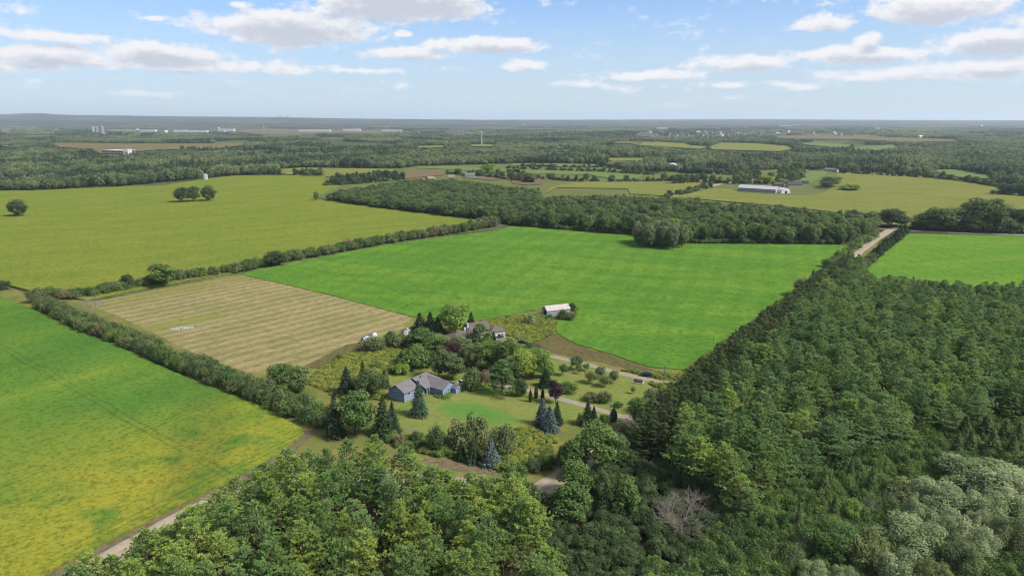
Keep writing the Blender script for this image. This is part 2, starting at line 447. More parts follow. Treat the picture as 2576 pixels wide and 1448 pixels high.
def soy_mat():
    k = MT('soybean leaves turning yellow')
    d = np.array(g(469, 1283)) - np.array(g(278, 1383)); ang = math.atan2(d[1], d[0])
    d2 = np.array(g(717, 1057)) - np.array(g(291, 870)); ang2 = math.atan2(d2[1], d2[0])
    v = k.vec(k.pos, (1, 1, 1), -ang)
    str1 = k.noise(.02, 5, .58, v=k.vec(k.pos, (.4, 1, 1), -ang)); pat = k.noise(.055, 5, .62, dist=.5); f = k.noise(.7, 7, .8); mid = k.noise(.3, 5, .7)
    c = k.ramp(str1, [(.30, (.085, .195, .034)), (.47, (.112, .235, .036)), (.60, (.165, .275, .04)), (.75, (.27, .325, .046))])
    # yellowing is stronger towards the road and by the near edge
    w = k.ellipse(g(140, 1330), 105, 34, ang, .55, .6, .03)
    c = k.mix(k.math('MULTIPLY', k.math('MULTIPLY', w, k.step(pat, .3, .56)), .9), c, (.36, .345, .042))
    w2 = k.ellipse(g(30, 1150), 40, 26, .3, .6, .6, .05)
    c = k.mix(k.math('MULTIPLY', w2, .6), c, (.26, .30, .04))
    for (u, vv, rx, ry) in ((360, 1225, 8, 3.4), (285, 1330, 9, 3), (800 * .75, 1150, 8, 3), (555, 1155, 9, 4), (230, 1200, 8, 5), (420, 1200, 7, 4)):
        c = k.mix(k.math('MULTIPLY', k.ellipse(g(u, vv), rx, ry, ang, .9, .9, .2), .4), c, (.44, .37, .045))
    dk = k.ellipse(g(500, 1120), 60, 9, ang - 2.25, .8, .7, .05)
    c = k.mix(k.math('MULTIPLY', dk, .35), c, (.05, .105, .028))
    c = k.mix(k.math('MULTIPLY', k.step(mid, .5, .7), .3), c, (.065, .135, .026))
    c = k.mix(k.math('MULTIPLY', k.step(f, .46, .62), .62), c, (.045, .09, .018))
    # sprayer wheel tracks: pairs of thin dark lines along both headings
    for a, sc, off in ((-ang, .021, 0.0), (-ang2, .0155, 2.0)):
        vv = k.vec(k.pos, (1, 1, 1), a, (0, off, 0))
        s = nd(k.t, 'ShaderNodeSeparateXYZ'); k.l.new(vv, s.inputs[0])
        y = k.math('ADD', s.outputs[1], k.math('MULTIPLY', k.noise(.03, 2), 3.0))
        fr = k.math('FRACT', k.math('MULTIPLY', y, sc)); e = .35 * sc
        p1 = k.step(k.math('ABSOLUTE', k.math('SUBTRACT', fr, .45)), e * 1.6, e * .4)
        p2 = k.step(k.math('ABSOLUTE', k.math('SUBTRACT', fr, .45 + 2.4 * sc)), e * 1.6, e * .4)
        gate = k.step(k.noise(.03, 3), .36, .5)
        c = k.mix(k.math('MULTIPLY', k.math('MULTIPLY', k.math('MAXIMUM', p1, p2), gate), .38), c, (.05, .085, .022))
    return k.finish(c, .9, bump=f, bstr=.7, bdist=.35)

def hay_mat():
    k = MT('mown hay in swaths')
    d = np.array(g(895, 812)) - np.array(g(534, 906)); ang = math.atan2(d[1], d[0])
    v = k.vec(k.pos, (1, 1, 1), -ang + math.pi / 2)
    w1 = k.wave(.037, 4.5, v, .3, 4); gap = k.noise(.05, 4, .65, v=k.vec(k.pos, (.3, 1, 1), -ang)); w1 = k.math('MULTIPLY', w1, k.math('MULTIPLY_ADD', gap, 1.6, .15)); n1 = k.noise(.04, 4, .6); n2 = k.noise(.7, 4, .7, v=k.vec(k.pos, (.35, 1, 1), -ang)); n3 = k.noise(2.4, 3, .7)
    c = k.mix(k.step(n1, .4, .62), (.36, .295, .135), (.27, .25, .095))
    c = k.mix(k.math('MULTIPLY', k.step(w1, .5, .9), .3), c, (.22, .2, .085))
    c = k.mix(k.math('MULTIPLY', k.step(w1, .3, .05), .28), c, (.42, .345, .18))
    rag = k.noise(.42, 5, .7, v=k.vec(k.pos, (.5, 1, 1), -ang)); row2 = k.wave(.037, 4.5, v, .3, 4)
    c = k.mix(k.math('MULTIPLY', k.math('MULTIPLY', k.step(row2, .45, .8), k.step(rag, .44, .6)), .62), c, (.18, .16, .066))
    c = k.mix(k.math('MULTIPLY', k.math('MULTIPLY', k.step(row2, .6, .2), k.step(rag, .46, .66)), .45), c, (.47, .4, .23))
    # greener, weedier far side of the field
    gr = k.ellipse(g(400, 722), 95, 26, ang, .55, .5, .05)
    c = k.mix(k.math('MULTIPLY', gr, .6), c, (.24, .24, .06))
    gp_ = k.ellipse(g(430, 815), 30, 9, ang, .5, .6, .1)
    c = k.mix(k.math('MULTIPLY', gp_, .75), c, (.23, .26, .055))
    c = k.mix(k.math('MULTIPLY', k.step(n2, .47, .62), .65), c, (.16, .145, .06))
    c = k.mix(k.math('MULTIPLY', k.step(n3, .5, .75), .35), c, (.33, .27, .13))
    return k.finish(c, .95, bump=w1, bstr=.6, bdist=.35)

def lawn_mat():
    k = MT('dry lawn')
    a = k.noise(.08, 6, .65, dist=.4); b = k.noise(.6, 7, .8); st = k.wave(.1, 6, k.vec(k.pos, rot=.5), .3, 3)
    c = k.ramp(a, [(.32, (.15, .24, .05)), (.46, (.2, .255, .06)), (.56, (.25, .26, .075)), (.68, (.185, .24, .058))])
    c = k.mix(k.math('MULTIPLY', k.step(st, .6, .95), .25), c, (.28, .27, .085))
    for (u, v, rx, ry, r) in ((1165, 1025, 9, 4, 0), (1225, 1048, 11, 4.5, -.2), (1190, 1036, 8, 4, 0)):
        c = k.mix(k.math('MULTIPLY', k.ellipse(g(u, v), rx, ry, r, .5, 1.0, .3), .8), c, (.1, .26, .045))
    c = k.mix(k.math('MULTIPLY', k.step(b, .46, .62), .55), c, (.13, .165, .045))
    return k.finish(c, .95, bump=b, bstr=.4, bdist=.15)

def road_mat(name, a, b, grass=0.0):
    k = MT(name)
    at = nd(k.t, 'ShaderNodeAttribute', attribute_name='across').outputs['Fac']
    ab = k.math('ABSOLUTE', at)
    rut = k.step(k.math('ABSOLUTE', k.math('SUBTRACT', ab, .42)), .26, .05)
    n = k.noise(.5, 4, .65); f = k.noise(3.0, 3, .7)
    c = k.mix(k.step(n, .3, .7), a, b)
    c = k.mix(k.math('MULTIPLY', rut, .45), c, tuple(min(1, q * 1.18) for q in b))
    if grass: c = k.mix(k.math('MULTIPLY', k.step(k.math('ADD', ab, k.math('MULTIPLY', n, .35)), .3, .12), grass), c, (.13, .14, .05))
    c = k.mix(k.math('MULTIPLY', k.step(k.math('ADD', ab, k.math('MULTIPLY', f, .3)), 1.02, 1.2), .8), c, (.16, .14, .07))
    return k.finish(c, .95, bump=f, bstr=.2, bdist=.05)

GM = dict(ground=ground_mat(), meadow=meadow_mat(), floor=floor_mat(), soy=soy_mat(), hay=hay_mat(), lawn=lawn_mat())
GM['green'] = green_mat('bright green clover', (.108, .252, .034), (.08, .195, .03), (.175, .31, .04), R(20))
GM['green2'] = green_mat('green hay field right', (.135, .285, .035), (.11, .24, .035), (.19, .32, .04), R(-8))
GM['corn'] = crop_mat('corn tassels', (.2, .265, .04), (.27, .295, .048), (.155, .21, .038), R(-35))
GM['corn2'] = crop_mat('far corn', (.22, .255, .06), (.29, .285, .075), (.18, .21, .056), R(10), .3, .01)
GM['tan'] = crop_mat('ripe grain', (.25, .205, .095), (.2, .18, .08), (.17, .15, .065), R(5), .2, .008)
GM['strip'] = crop_mat('far pasture', (.175, .265, .075), (.21, .27, .085), (.14, .22, .065), R(0), .2, .006)
GM['brown'] = crop_mat('bare brown field', (.27, .19, .11), (.23, .165, .1), (.19, .14, .085), R(0), .2, .006)
GM['verge'] = crop_mat('brown verge', (.25, .19, .12), (.21, .17, .1), (.16, .145, .07), R(60), .2, .1)
GM['dry'] = crop_mat('dry brown grass', (.16, .135, .06), (.19, .165, .065), (.115, .11, .045), R(60), .2, .05)
GM['farmland'] = crop_mat('rough farmland', (.165, .205, .07), (.22, .22, .08), (.12, .155, .055), R(5), .2, .01)
GM['gravel'] = road_mat('gravel', (.36, .30, .22), (.45, .375, .275))
GM['lane'] = road_mat('gravel lane', (.31, .265, .2), (.38, .33, .255), .7)
GM['asphalt'] = road_mat('worn pale asphalt', (.26, .24, .21), (.31, .285, .25))

def big_ground():
    n = 96; vs = [(0, 0, -.12)]; fs = []
    rad = [300, 600, 900, 1300, 1800, 2400, 3200, 4200, 5600, 7500, 10000, 14000, 20000, 32000, 60000]
    for r in rad:
        for k in range(n): vs.append((r * math.cos(2 * math.pi * k / n), r * math.sin(2 * math.pi * k / n), -.12))
    for k in range(n): fs.append((0, 1 + k, 1 + (k + 1) % n))
    for i in range(len(rad) - 1):
        for k in range(n):
            a = 1 + i * n + k; b = 1 + i * n + (k + 1) % n; fs.append((a, a + n, b + n, b))
    me = bpy.data.meshes.new('ground'); me.from_pydata(vs, [], fs); me.update(); me.materials.append(GM['ground'])
    tag(link('ground', me), kind='structure')
big_ground()

SOY = [(-500, 735), (0, 744), (81, 779), (179, 827), (291, 870), (440, 938), (541, 979), (643, 1019), (717, 1057), (757, 1078), (763, 1092), (733, 1117), (700, 1143), (564, 1214), (358, 1320), (226, 1386), (126, 1438), (-60, 1560), (-900, 1560)]
ROAD_W = [(9, 172), (26, 193), (55, 232), (146, 356), (237, 480)]      # the road beside the conifer row, metres
def beside(line, off):
    o = []
    for i, (x, y) in enumerate(line):
        a = line[max(i - 1, 0)]; b = line[min(i + 1, len(line) - 1)]; dx, dy = b[0] - a[0], b[1] - a[1]; L = math.hypot(dx, dy)
        o.append((x + dy / L * off, y - dx / L * off))
    return o
HAY = [(215, 762), (420, 722), (606, 690), (760, 725), (900, 760), (1036, 797), (1012, 826), (900, 862), (800, 905), (745, 930), (640, 940), (520, 905), (390, 840), (300, 795)]
GREEN = [(604, 690), (700, 668), (800, 648), (950, 620), (1100, 598), (1250, 580), (1285, 569), (1420, 577), (1590, 590), (1660, 608), (1745, 613), (1940, 614), (2135, 617), (2132, 640), 'E', (1640, 925), (1540, 893), (1450, 866), (1402, 838), (1394, 822), (1400, 806), (1452, 790), (1440, 770), (1380, 768), (1340, 780), (1280, 792), (1195, 806), (1036, 797), (900, 760), (760, 725)]
CORN = [(-700, 500), (-200, 488), (0, 481), (86, 481), (182, 476), (281, 472), (416, 467.5), (510, 451.5), (588, 443), (670, 441.5), (730, 442), (819, 444), (812, 462), (858, 468), (783, 500), (897, 515.6), (1027, 533.8), (1157, 548), (1254, 561), (1240, 568), (1100, 592), (950, 613), (800, 641), (700, 661), (600, 684), (420, 715), (215, 756), (110, 742), (30, 722), (-20, 700), (-900, 690)]
RIGHT = [(2284, 588), (2575, 594), (3100, 606), (3100, 760), (2700, 740), (2394, 730), (2250, 716), (2155, 695)]
MEADOW = [(-80, 690), (60, 735), (250, 760), (604, 690), (900, 758), (1200, 800), (1460, 770), (1720, 935), (1690, 985), (1600, 1070), (1400, 1230), (1150, 1230), (760, 1225), (690, 1150), (752, 1085), (700, 1052), (440, 930), (120, 800), (-80, 740)]
LAWN = [(985, 935), (1080, 915), (1250, 930), (1330, 905), (1470, 905), (1655, 962), (1600, 1030), (1540, 1050), (1460, 1055), (1350, 1078), (1300, 1090), (1100, 1095), (1010, 1090), (975, 1040), (960, 960)]
sheet('field_margin', gp(MEADOW), -.06, GM['meadow'], 1.0, 3)
sheet('soybean_field', gp(SOY), 0, GM['soy'], .25, 5, 3, .6)
sheet('hay_field', gp(HAY), -.03, GM['hay'], .5, 6)
_e = GREEN.index('E')
GREEN_W = gp(GREEN[:_e]) + [(226, 473), (142, 360), (71, 266)] + gp(GREEN[_e + 1:])
GREEN[_e:_e + 1] = [(2006, 711), (1860, 818), (1706, 933)]
sheet('green_field', GREEN_W, 0, GM['green'], .5, 7, 6, .25)
sheet('corn_field', gp(CORN), 0, GM['corn'], .6, 8, 8, .9)
sheet('right_green_field', gp(RIGHT), 0, GM['green2'], .6, 9, 8, .25)
sheet('dry_grass_strip', gp([(1300, 850), (1385, 832), (1450, 868), (1545, 896), (1640, 928), (1700, 940), (1660, 952), (1540, 918), (1400, 889), (1340, 878)]), -.03, GM['dry'], .6, 10, 4)
sheet('mown_edge', gp([(745, 928), (870, 868), (1005, 828), (1030, 806), (1042, 812), (1015, 842), (900, 880), (790, 935)]), -.035, GM['lawn'], .5, 11, 4)
sheet('bare_path', gp([(755, 925), (872, 866), (935, 856), (900, 876), (800, 928)]), -.022, GM['dry'], .4, 12, 3)

# a lawn that climbs a little towards the garage end of the blue house
HOUSE_A = g(1017.8, 1012.6); HOUSE_ANG = R(56.1)
def house_pt(x, y): c, s = math.cos(HOUSE_ANG), math.sin(HOUSE_ANG); return (HOUSE_A[0] + x * c - y * s, HOUSE_A[1] + x * s + y * c)
MOUND = house_pt(15.5, -6)
def rise(x, y): return 1.25 * math.exp(-((x - MOUND[0]) ** 2 + (y - MOUND[1]) ** 2) / (2 * 8.0 ** 2))
def lawn():
    poly = gp(LAWN); xs = [p[0] for p in poly]; ys = [p[1] for p in poly]; st = 1.5
    bm = bmesh.new(); nx = int((max(xs) - min(xs)) / st) + 1; ny = int((max(ys) - min(ys)) / st) + 1; gv = {}
    X, Y = np.meshgrid(min(xs) + np.arange(nx) * st, min(ys) + np.arange(ny) * st, indexing='ij'); ok = in_poly(X, Y, poly)
    for i in range(nx):
        for j in range(ny):
            if ok[i, j]: gv[i, j] = bm.verts.new((X[i, j], Y[i, j], -.025 + rise(X[i, j], Y[i, j])))
    for (i, j), v in gv.items():
        q = [gv.get(k) for k in ((i, j), (i + 1, j), (i + 1, j + 1), (i, j + 1))]
        if all(q): bm.faces.new(q)
    me = bpy.data.meshes.new('lawn'); bm.to_mesh(me); bm.free(); me.materials.append(GM['lawn'])
    tag(link('lawn', me), kind='structure')
lawn()

# roads
ROAD_R = [g(1310, 1262)] + ROAD_W + [g(2195, 606), g(2250, 571)]
ROAD_L = [(-115, 62), g(215, 1440), g(330, 1375), g(430, 1318), g(560, 1252), (-68, 174), (-52, 178), (-30, 177), (-8, 173), (9, 168)]
VERGE = [(-122, 62), g(190, 1412), g(300, 1355), g(450, 1277), g(600, 1205), g(725, 1135), g(765, 1085)]
ribbon('gravel_road', ROAD_L, 8.0, .002, GM['gravel'], .3)
ribbon('road_margin', ROAD_R[1:-1], 15, -.05, GM['meadow'], .6)
ribbon('gravel_crossroad', ROAD_R, 8.0, .006, GM['gravel'], .3)
ribbon('road_verge', VERGE, 5.5, -.02, GM['verge'], .7)
sheet('brown_verge', gp([(1060, 1156), (1090, 1148), (1180, 1166), (1260, 1184), (1310, 1192), (1290, 1204), (1200, 1192), (1080, 1168)]), -.015, GM['verge'], .5, 13, 2)
sheet('headland', gp([(650, 1022), (724, 1056), (766, 1080), (800, 1072), (790, 1095), (735, 1135), (700, 1150), (733, 1120), (757, 1092), (752, 1078), (710, 1060)]), -.018, GM['verge'], .4, 14, 2)
CROSS = [g(2205, 573.5), g(2282, 579), g(2425, 585.8), g(2575, 591), g(2900, 603)]
ribbon('paved_road', CROSS, 9.0, .012, GM['asphalt'])
LANE1 = [g(1376, 893), g(1460, 912), g(1560, 938), g(1660, 961), (69, 251)]
LANE2 = [g(1150, 985, .9), g(1230, 968), g(1310, 975), g(1400, 1000), g(1480, 1022), g(1565, 1047), (46, 220)]
ribbon('far_driveway', LANE1, 3.6, .004, GM['lane'], .2)
ribbon('driveway', LANE2, 3.4, .004, GM['lane'], .2)
ribbon('far_gravel_road', [g(1672, 497), g(1740, 480), g(1810, 463), g(1900, 452), g(1961, 448), g(2034, 424)], 9, .05, GM['gravel'])
sheet('farm_yard', gp([(1255, 848), (1290, 846), (1300, 868), (1262, 872)]), -.01, GM['lane'], .3, 15, 2)
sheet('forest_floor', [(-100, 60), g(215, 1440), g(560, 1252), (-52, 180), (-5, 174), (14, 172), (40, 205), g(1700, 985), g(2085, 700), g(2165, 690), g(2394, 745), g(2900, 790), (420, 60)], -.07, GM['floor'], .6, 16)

# ------------------------------------------------------------------ plant shapes
def unit(a): return a / np.maximum(np.linalg.norm(a, axis=-1, keepdims=True), 1e-9)

def leaf_mesh(name, C, A, N, ln, wd, tint, mat):
    """diamond leaf sprays: centre, long axis, facing, half length, half width"""
    A = unit(A); B = unit(np.cross(N, A)); n = len(C)
    ln = np.broadcast_to(ln, (n,))[:, None]; wd = np.broadcast_to(wd, (n,))[:, None]
    V = np.stack([C - A * ln, C + B * wd, C + A * ln, C - B * wd], 1).reshape(-1, 3)
    me = mesh_np(name, V, np.arange(4 * n), 4, np.clip(tint, 0, 1)); me.materials.append(mat)
    return me

def trunk_mesh(name, h, r, mat, rng, limbs=(), bend=.02):
    mb = MB(); k = 5
    pts = [(rng.normal(0, bend * h) * (i > 0) * i / k, rng.normal(0, bend * h) * (i > 0) * i / k, h * i / k - .25 * (i == 0)) for i in range(k + 1)]
    mb.tube(pts, [r * (1.25 if i == 0 else 1) * (1 - .85 * i / k) for i in range(k + 1)], 6)
    for (z0, a, L, up, rr) in limbs:
        p0 = Vector((0, 0, z0)); d = Vector((math.cos(a), math.sin(a), up))
        mb.tube([p0, p0 + d * L * .5 + Vector((0, 0, -.04 * L)), p0 + d * L], [rr, rr * .7, rr * .25], 4, False)
    return mb.mesh(name, mat)

def make_pine(seed, h=17.5, r=3.5, z0f=.40):
    rng = np.random.default_rng(seed); C = []; A = []; N = []; T = []; limbs = []
    z = h * z0f; asym = rng.uniform(0, 6.28)
    while z < h - .3:
        t = (z - h * z0f) / (h * (1 - z0f))
        Rz = r * (1 - t) ** .9 * (.8 + .45 * min(1, t * 4)) * rng.uniform(.75, 1.12) + .3
        nb = int(rng.integers(5, 7)) if t < .8 else 5
        a0 = rng.uniform(0, 6.28)
        for b in range(nb):
            a = a0 + b * 6.283 / nb + rng.normal(0, .22); L = Rz * rng.uniform(.6, 1.35) * (1 + .15 * math.cos(a - asym))
            if rng.random() < .16: continue
            up = rng.uniform(.12, .36) + .8 * t ** 1.6; tb = rng.uniform(.1, .9)
            d = np.array([math.cos(a), math.sin(a), 0.0]); limbs.append((z, a, L * .9, up, .05 + .05 * (1 - t)))
            nt = max(4, int(L / .28))
            for q in range(nt):
                f = .34 + .66 * ((q + rng.random()) / nt) ** .85
                side = np.array([-d[1], d[0], 0]) * rng.normal(0, .30 * L * (1.2 - f * .7))
                c = np.array([0, 0, z]) + d * L * f + side + np.array([0, 0, up * L * f + .16 * L * f * f + rng.normal(0, .07)])
                tuft = int(rng.integers(11, 16))
                dv = unit(d[None] * .6 + rng.normal(0, .55, (tuft, 3)) + np.array([0, 0, .85]))
                C.append(c + dv * .26); A.append(dv); N.append(rng.normal(0, .6, (tuft, 3)) + np.array([0, 0, .9]) + .3 * d)
                T.append(np.clip(tb * .45 + .4 * rng.random(tuft) + .15 * f, 0, 1))
        z += rng.uniform(.9, 1.35) * (1 - .4 * t)
    k = 16; dv = unit(np.tile([0, 0, 1.], (k, 1)) + rng.normal(0, .35, (k, 3))); C.append(np.array([0, 0, h - .5]) + dv * rng.uniform(.1, .9, (k, 1))); A.append(dv); N.append(rng.normal(0, 1, (k, 3))); T.append(rng.uniform(.4, 1, k))
    C = np.concatenate(C); A = np.concatenate(A); N = np.concatenate(N); T = np.concatenate(T)
    n = len(C); me = leaf_mesh('pine_crown', C, A, N, rng.uniform(.16, .34, n), rng.uniform(.07, .115, n), T, M['pine'])
    return me, trunk_mesh('pine_trunk', h * .96, .2, M['bark_pine'], rng, limbs[::2], .006)

def make_spruce(seed, h=12., r=2.6, z0=.05, dense=1.0, droop=.25):
    rng = np.random.default_rng(seed); C = []; A = []; N = []; T = []
    z = h * z0
    while z < h - .15:
        t = (z / h - z0) / (1 - z0)
        Rz = r * (1 - t) ** .85 * rng.uniform(.85, 1.08) + .12
        nb = max(4, int(11 * (1 - t) * dense + 4)); a0 = rng.uniform(0, 6.28)
        for b in range(nb):
            a = a0 + b * 6.283 / nb + rng.normal(0, .12); L = Rz * rng.uniform(.72, 1.15); tb = rng.random()
            d = np.array([math.cos(a), math.sin(a), 0.0]); nt = max(2, int(L / .34))
            for q in range(nt):
                f = .3 + .7 * (q + rng.random()) / nt
                side = np.array([-d[1], d[0], 0]) * rng.normal(0, .16 * L)
                c = np.array([0, 0, z]) + d * L * f + side + np.array([0, 0, -droop * L * f + .12 * L * f ** 3])
                k = 2
                dv = unit(d[None] + rng.normal(0, .4, (k, 3)) + np.array([0, 0, -.15]))
                C.append(np.repeat(c[None], k, 0)); A.append(dv); N.append(np.array([0, 0, 1.]) + d * .5 + rng.normal(0, .35, (k, 3)))
                T.append(.45 * tb + .55 * rng.random(k))
        z += .36 * (1 - .4 * t) * (h / 12) ** .5
    k = 14; C.append(np.stack([rng.normal(0, .05, k), rng.normal(0, .05, k), rng.uniform(h - .7, h + .3, k)], 1)); A.append(np.tile([0, 0, 1.], (k, 1)) + rng.normal(0, .3, (k, 3))); N.append(rng.normal(0, 1, (k, 3))); T.append(rng.random(k))
    C = np.concatenate(C); A = np.concatenate(A); N = np.concatenate(N); T = np.concatenate(T); n = len(C)
    me = leaf_mesh('spruce_crown', C, A, N, rng.uniform(.26, .46, n), rng.uniform(.12, .2, n), T, M['spruce'])
    return me, trunk_mesh('spruce_trunk', h * .97, .17, M['bark'], rng, (), .003)

def make_broad(seed, h=14., r=4.5, z0f=.12, lobes=26, leaves=3600, size=.34, lobe_r=.42, shape='round', name='crown', gap=.0, jag=.35):
    """crown of uneven leafy lobes round real limbs"""
    rng = np.random.default_rng(seed); hc = h * (1 - z0f); zc = h * z0f + hc * .5
    P = []; RR = []
    for i in range(lobes):
        u = (i + .5) / lobes; ph = i * 2.39996 + rng.normal(0, .35)
        w = 1 - 2 * u; s = math.sqrt(max(0, 1 - w * w)); rad = rng.uniform(.55, .86)
        if shape == 'oval': s *= .95
        x, y, zz = s * math.cos(ph) * rad, s * math.sin(ph) * rad, w * rad
        prof = 1.0
        if shape == 'vase': prof = .62 + .45 * (zz + 1) / 2
        if shape == 'cone': prof = 1.15 - .62 * (zz + 1) / 2
        P.append((x * r * prof, y * r * prof, zc + zz * hc * .5)); RR.append(lobe_r * r * rng.uniform(.6, 1.15) * (.8 if w < -.5 else 1))
    P.append((0, 0, zc)); RR.append(.5 * r)
    P = np.array(P); RR = np.array(RR); wgt = RR ** 2; wgt /= wgt.sum()
    idx = rng.choice(len(P), leaves, p=wgt)
    d = unit(rng.normal(0, 1, (leaves, 3)) + np.array([0, 0, .25]))
    rr = RR[idx] * (1 - .5 * rng.random(leaves) ** 2.2) * (1 + jag * rng.normal(0, .35, leaves) * (rng.random(leaves) < .5))
    C = P[idx] + d * rr[:, None] * np.array([1, 1, .88])
    keep = C[:, 2] > h * .015
    C = C[keep]; d = d[keep]; idx = idx[keep]; n = len(C)
    lt = rng.random(len(P))[idx]
    N = d * .8 + np.array([0, 0, .45]) + rng.normal(0, .42, (n, 3)); A = np.cross(N, rng.normal(0, 1, (n, 3)))
    T = .45 * lt + .55 * rng.random(n)
    me = leaf_mesh(name, C, A, N, size * rng.uniform(.7, 1.3, n), size * .62 * rng.uniform(.7, 1.3, n), T, M['leaf'])
    limbs = [(h * (z0f + .04 + .3 * rng.random()), math.atan2(p[1], p[0]), math.hypot(p[0], p[1]) * .95 + .2, .5 + .6 * rng.random(), .05 * r * .35 + .04) for p in P[::3]]
    tr = trunk_mesh('trunk', h * .72, max(.09, h * .016), M['bark'], rng, limbs, .012)
    return me, tr

def make_bare(seed, h=10., r=4., stems=3, mat=None):
    rng = np.random.default_rng(seed); mb = MB()
    def grow(p, d, L, rad, lev):
        q = p + d * L; mid = p + d * L * .5 + Vector(rng.normal(0, .05 * L, 3))
        mb.tube([p, mid, q], [rad, rad * .8, rad * .55], 4 if lev < 2 else 3, False)
        if lev >= 6 or L < .3: return
        for _ in range(3 if lev < 2 else int(rng.integers(2, 4))):
            nd_ = (d + Vector(rng.normal(0, .42, 3)) + Vector((0, 0, .08))).normalized()
            grow(q if rng.random() < .6 else mid, nd_, L * rng.uniform(.6, .82), rad * .6, lev + 1)
    for s in range(stems):
        a = 6.283 * s / stems + rng.uniform(-.4, .4); tilt = r / h * .75
        grow(Vector((0, 0, -.2)), Vector((math.cos(a) * tilt, math.sin(a) * tilt, 1)).normalized(), h * .3, .0085 * h, 0)
    return mb.mesh('bare_branches', mat or M['dead_wood'])

def make_column(seed, h=6., r=.8):
    rng = np.random.default_rng(seed); n = 1500
    t = rng.random(n); a = rng.uniform(0, 6.283, n); prof = np.sin(np.clip(t * 1.02 + .12, 0, 1) * math.pi) ** .45 * (1 - .35 * t)
    rad = r * prof * rng.uniform(.75, 1.08, n)
    C = np.stack([rad * np.cos(a), rad * np.sin(a), t * h], 1); d = np.stack([np.cos(a), np.sin(a), 0 * a], 1)
    A = d * .5 + np.array([0, 0, 1.]) + rng.normal(0, .2, (n, 3)); N = d + rng.normal(0, .4, (n, 3))
    me = leaf_mesh('cedar_crown', C, A, N, rng.uniform(.18, .34, n), rng.uniform(.08, .14, n), rng.random(n), M['spruce'])
    return me, trunk_mesh('cedar_trunk', h * .9, .09, M['bark'], rng, (), .004)

P_ = {}
P_['pine'] = [(make_pine(11 + i, 17.5 + .4 * i, 3.3 + .25 * (i % 3)), 17.5 + .4 * i, 3.4) for i in range(6)]
P_['row'] = [(make_pine(31 + i, 15, 2.6, .1), 15, 2.6) for i in range(3)]
P_['spruce'] = [(make_spruce(41 + i, 12, 2.7), 12, 2.7) for i in range(3)]
P_['broad'] = [(make_broad(51, 14, 5), 14, 5), (make_broad(52, 14, 5, .1, 32, 3800, .34, .36), 14, 5), (make_broad(53, 14, 4.4, .1, 24, 3400, .36, .44, 'oval'), 14, 4.4), (make_broad(54, 14, 5, .14, 30, 3600, .34, .38, 'vase'), 14, 5), (make_broad(55, 14, 5.2, .08, 36, 3800, .33, .33, jag=.6), 14, 5.2)]
P_['cone'] = [(make_broad(61 + i, 11, 3.6, .05, 30, 3600, .27, .36, 'cone'), 11, 3.6) for i in range(2)]
P_['willow'] = [(make_broad(71 + i, 12, 6, .04, 34, 9000, .24, .33, 'round', jag=.45), 12, 6) for i in range(3)]
P_['shrub'] = [(make_broad(81 + i, 5, 3.3, .0, 18, 2300, .24, .42, jag=.5), 5, 3.3) for i in range(4)]
P_['column'] = [(make_column(91 + i), 6, .8) for i in range(2)]
P_['fruit'] = [(make_broad(95 + i, 5, 2.6, .2, 16, 1500, .2, .4, jag=.5), 5, 2.6) for i in range(2)]
P_['bare'] = [(make_bare(101, 10, 5, 6), 10, 5), (make_bare(102, 10, 3, 3), 10, 3), (make_bare(103, 10, 3.4, 4), 10, 3.4)]
PART = {'pine': ('crown', 'trunk'), 'bare': ('branches', None)}
NAME = {'pine': 'pine_tree', 'row': 'conifer_tree', 'spruce': 'spruce_tree', 'broad': 'broadleaf_tree', 'cone': 'broadleaf_tree', 'willow': 'willow_tree',
        'shrub': 'shrub', 'column': 'columnar_cedar', 'fruit': 'fruit_tree', 'bare': 'dead_tree'}
CATG = {'shrub': 'shrub', 'bare': 'dead tree'}
OBS = []

def plant(kind, x, y, h, r, mat=None, label=None, group=None, var=None, rz=None, cat=None, z=0.0, name=None):
    rng = random.Random(int(x * 131 + y * 17) & 0xffffff)
    P = P_[kind]; i = rng.randrange(len(P)) if var is None else var % len(P)
    me, h0, r0 = P[i]; rz = rng.uniform(0, 6.28) if rz is None else rz
    sc = (r / r0, r / r0, h / h0)
    name = name or NAME[kind]; cat = cat or CATG.get(kind, 'tree')
    if kind == 'bare':
        o = link(name, me, (), None, (x, y, z), rz, sc); tag(o, label, cat, group); return o
    crown, trunk = me
    root = bpy.data.objects.new(name, None); COL.objects.link(root); root.empty_display_size = .5
    root.location = (x, y, z); root.rotation_euler = (0, 0, rz); root.scale = sc
    tag(root, label, cat, group)
    t = link('stem' if kind == 'shrub' else 'trunk', trunk, (), root); c = link('foliage' if kind == 'shrub' else 'crown', crown, (), root)
    if mat is not None:
        c.material_slots[0].link = 'OBJECT'; c.material_slots[0].material = mat
    return root

FULL = {'broad': 1.22, 'cone': 1.2, 'spruce': 1.25, 'row': 1.2, 'pine': 1.15, 'shrub': 1.15}
def at(kind, u, vb, vt, w, mat, label, group=None, z=0.0, **kw):
    """a plant whose foot stands at (u, vb) and that rises to row vt, w wide, on the 2575 grid"""
    x, y = g(u, vb, z)
    h = zat(y, vt) - z; dep = y * math.cos(PITCH) + (H - h / 2) * math.sin(PITCH)
    return plant(kind, x, y, h * 1.02, w / 2 * dep / F * FULL.get(kind, 1.06), mat, label, group, z=z, **kw)

def top(kind, u, vt, w, h, mat, label, group=None, **kw):
    """a plant h tall whose top shows at (u, vt)"""
    x, y = g(u, vt, h); dep = y * math.cos(PITCH) + (H - h / 2) * math.sin(PITCH)
    return plant(kind, x, y, h, w / 2 * dep / F * 1.06, mat, label, group, **kw)

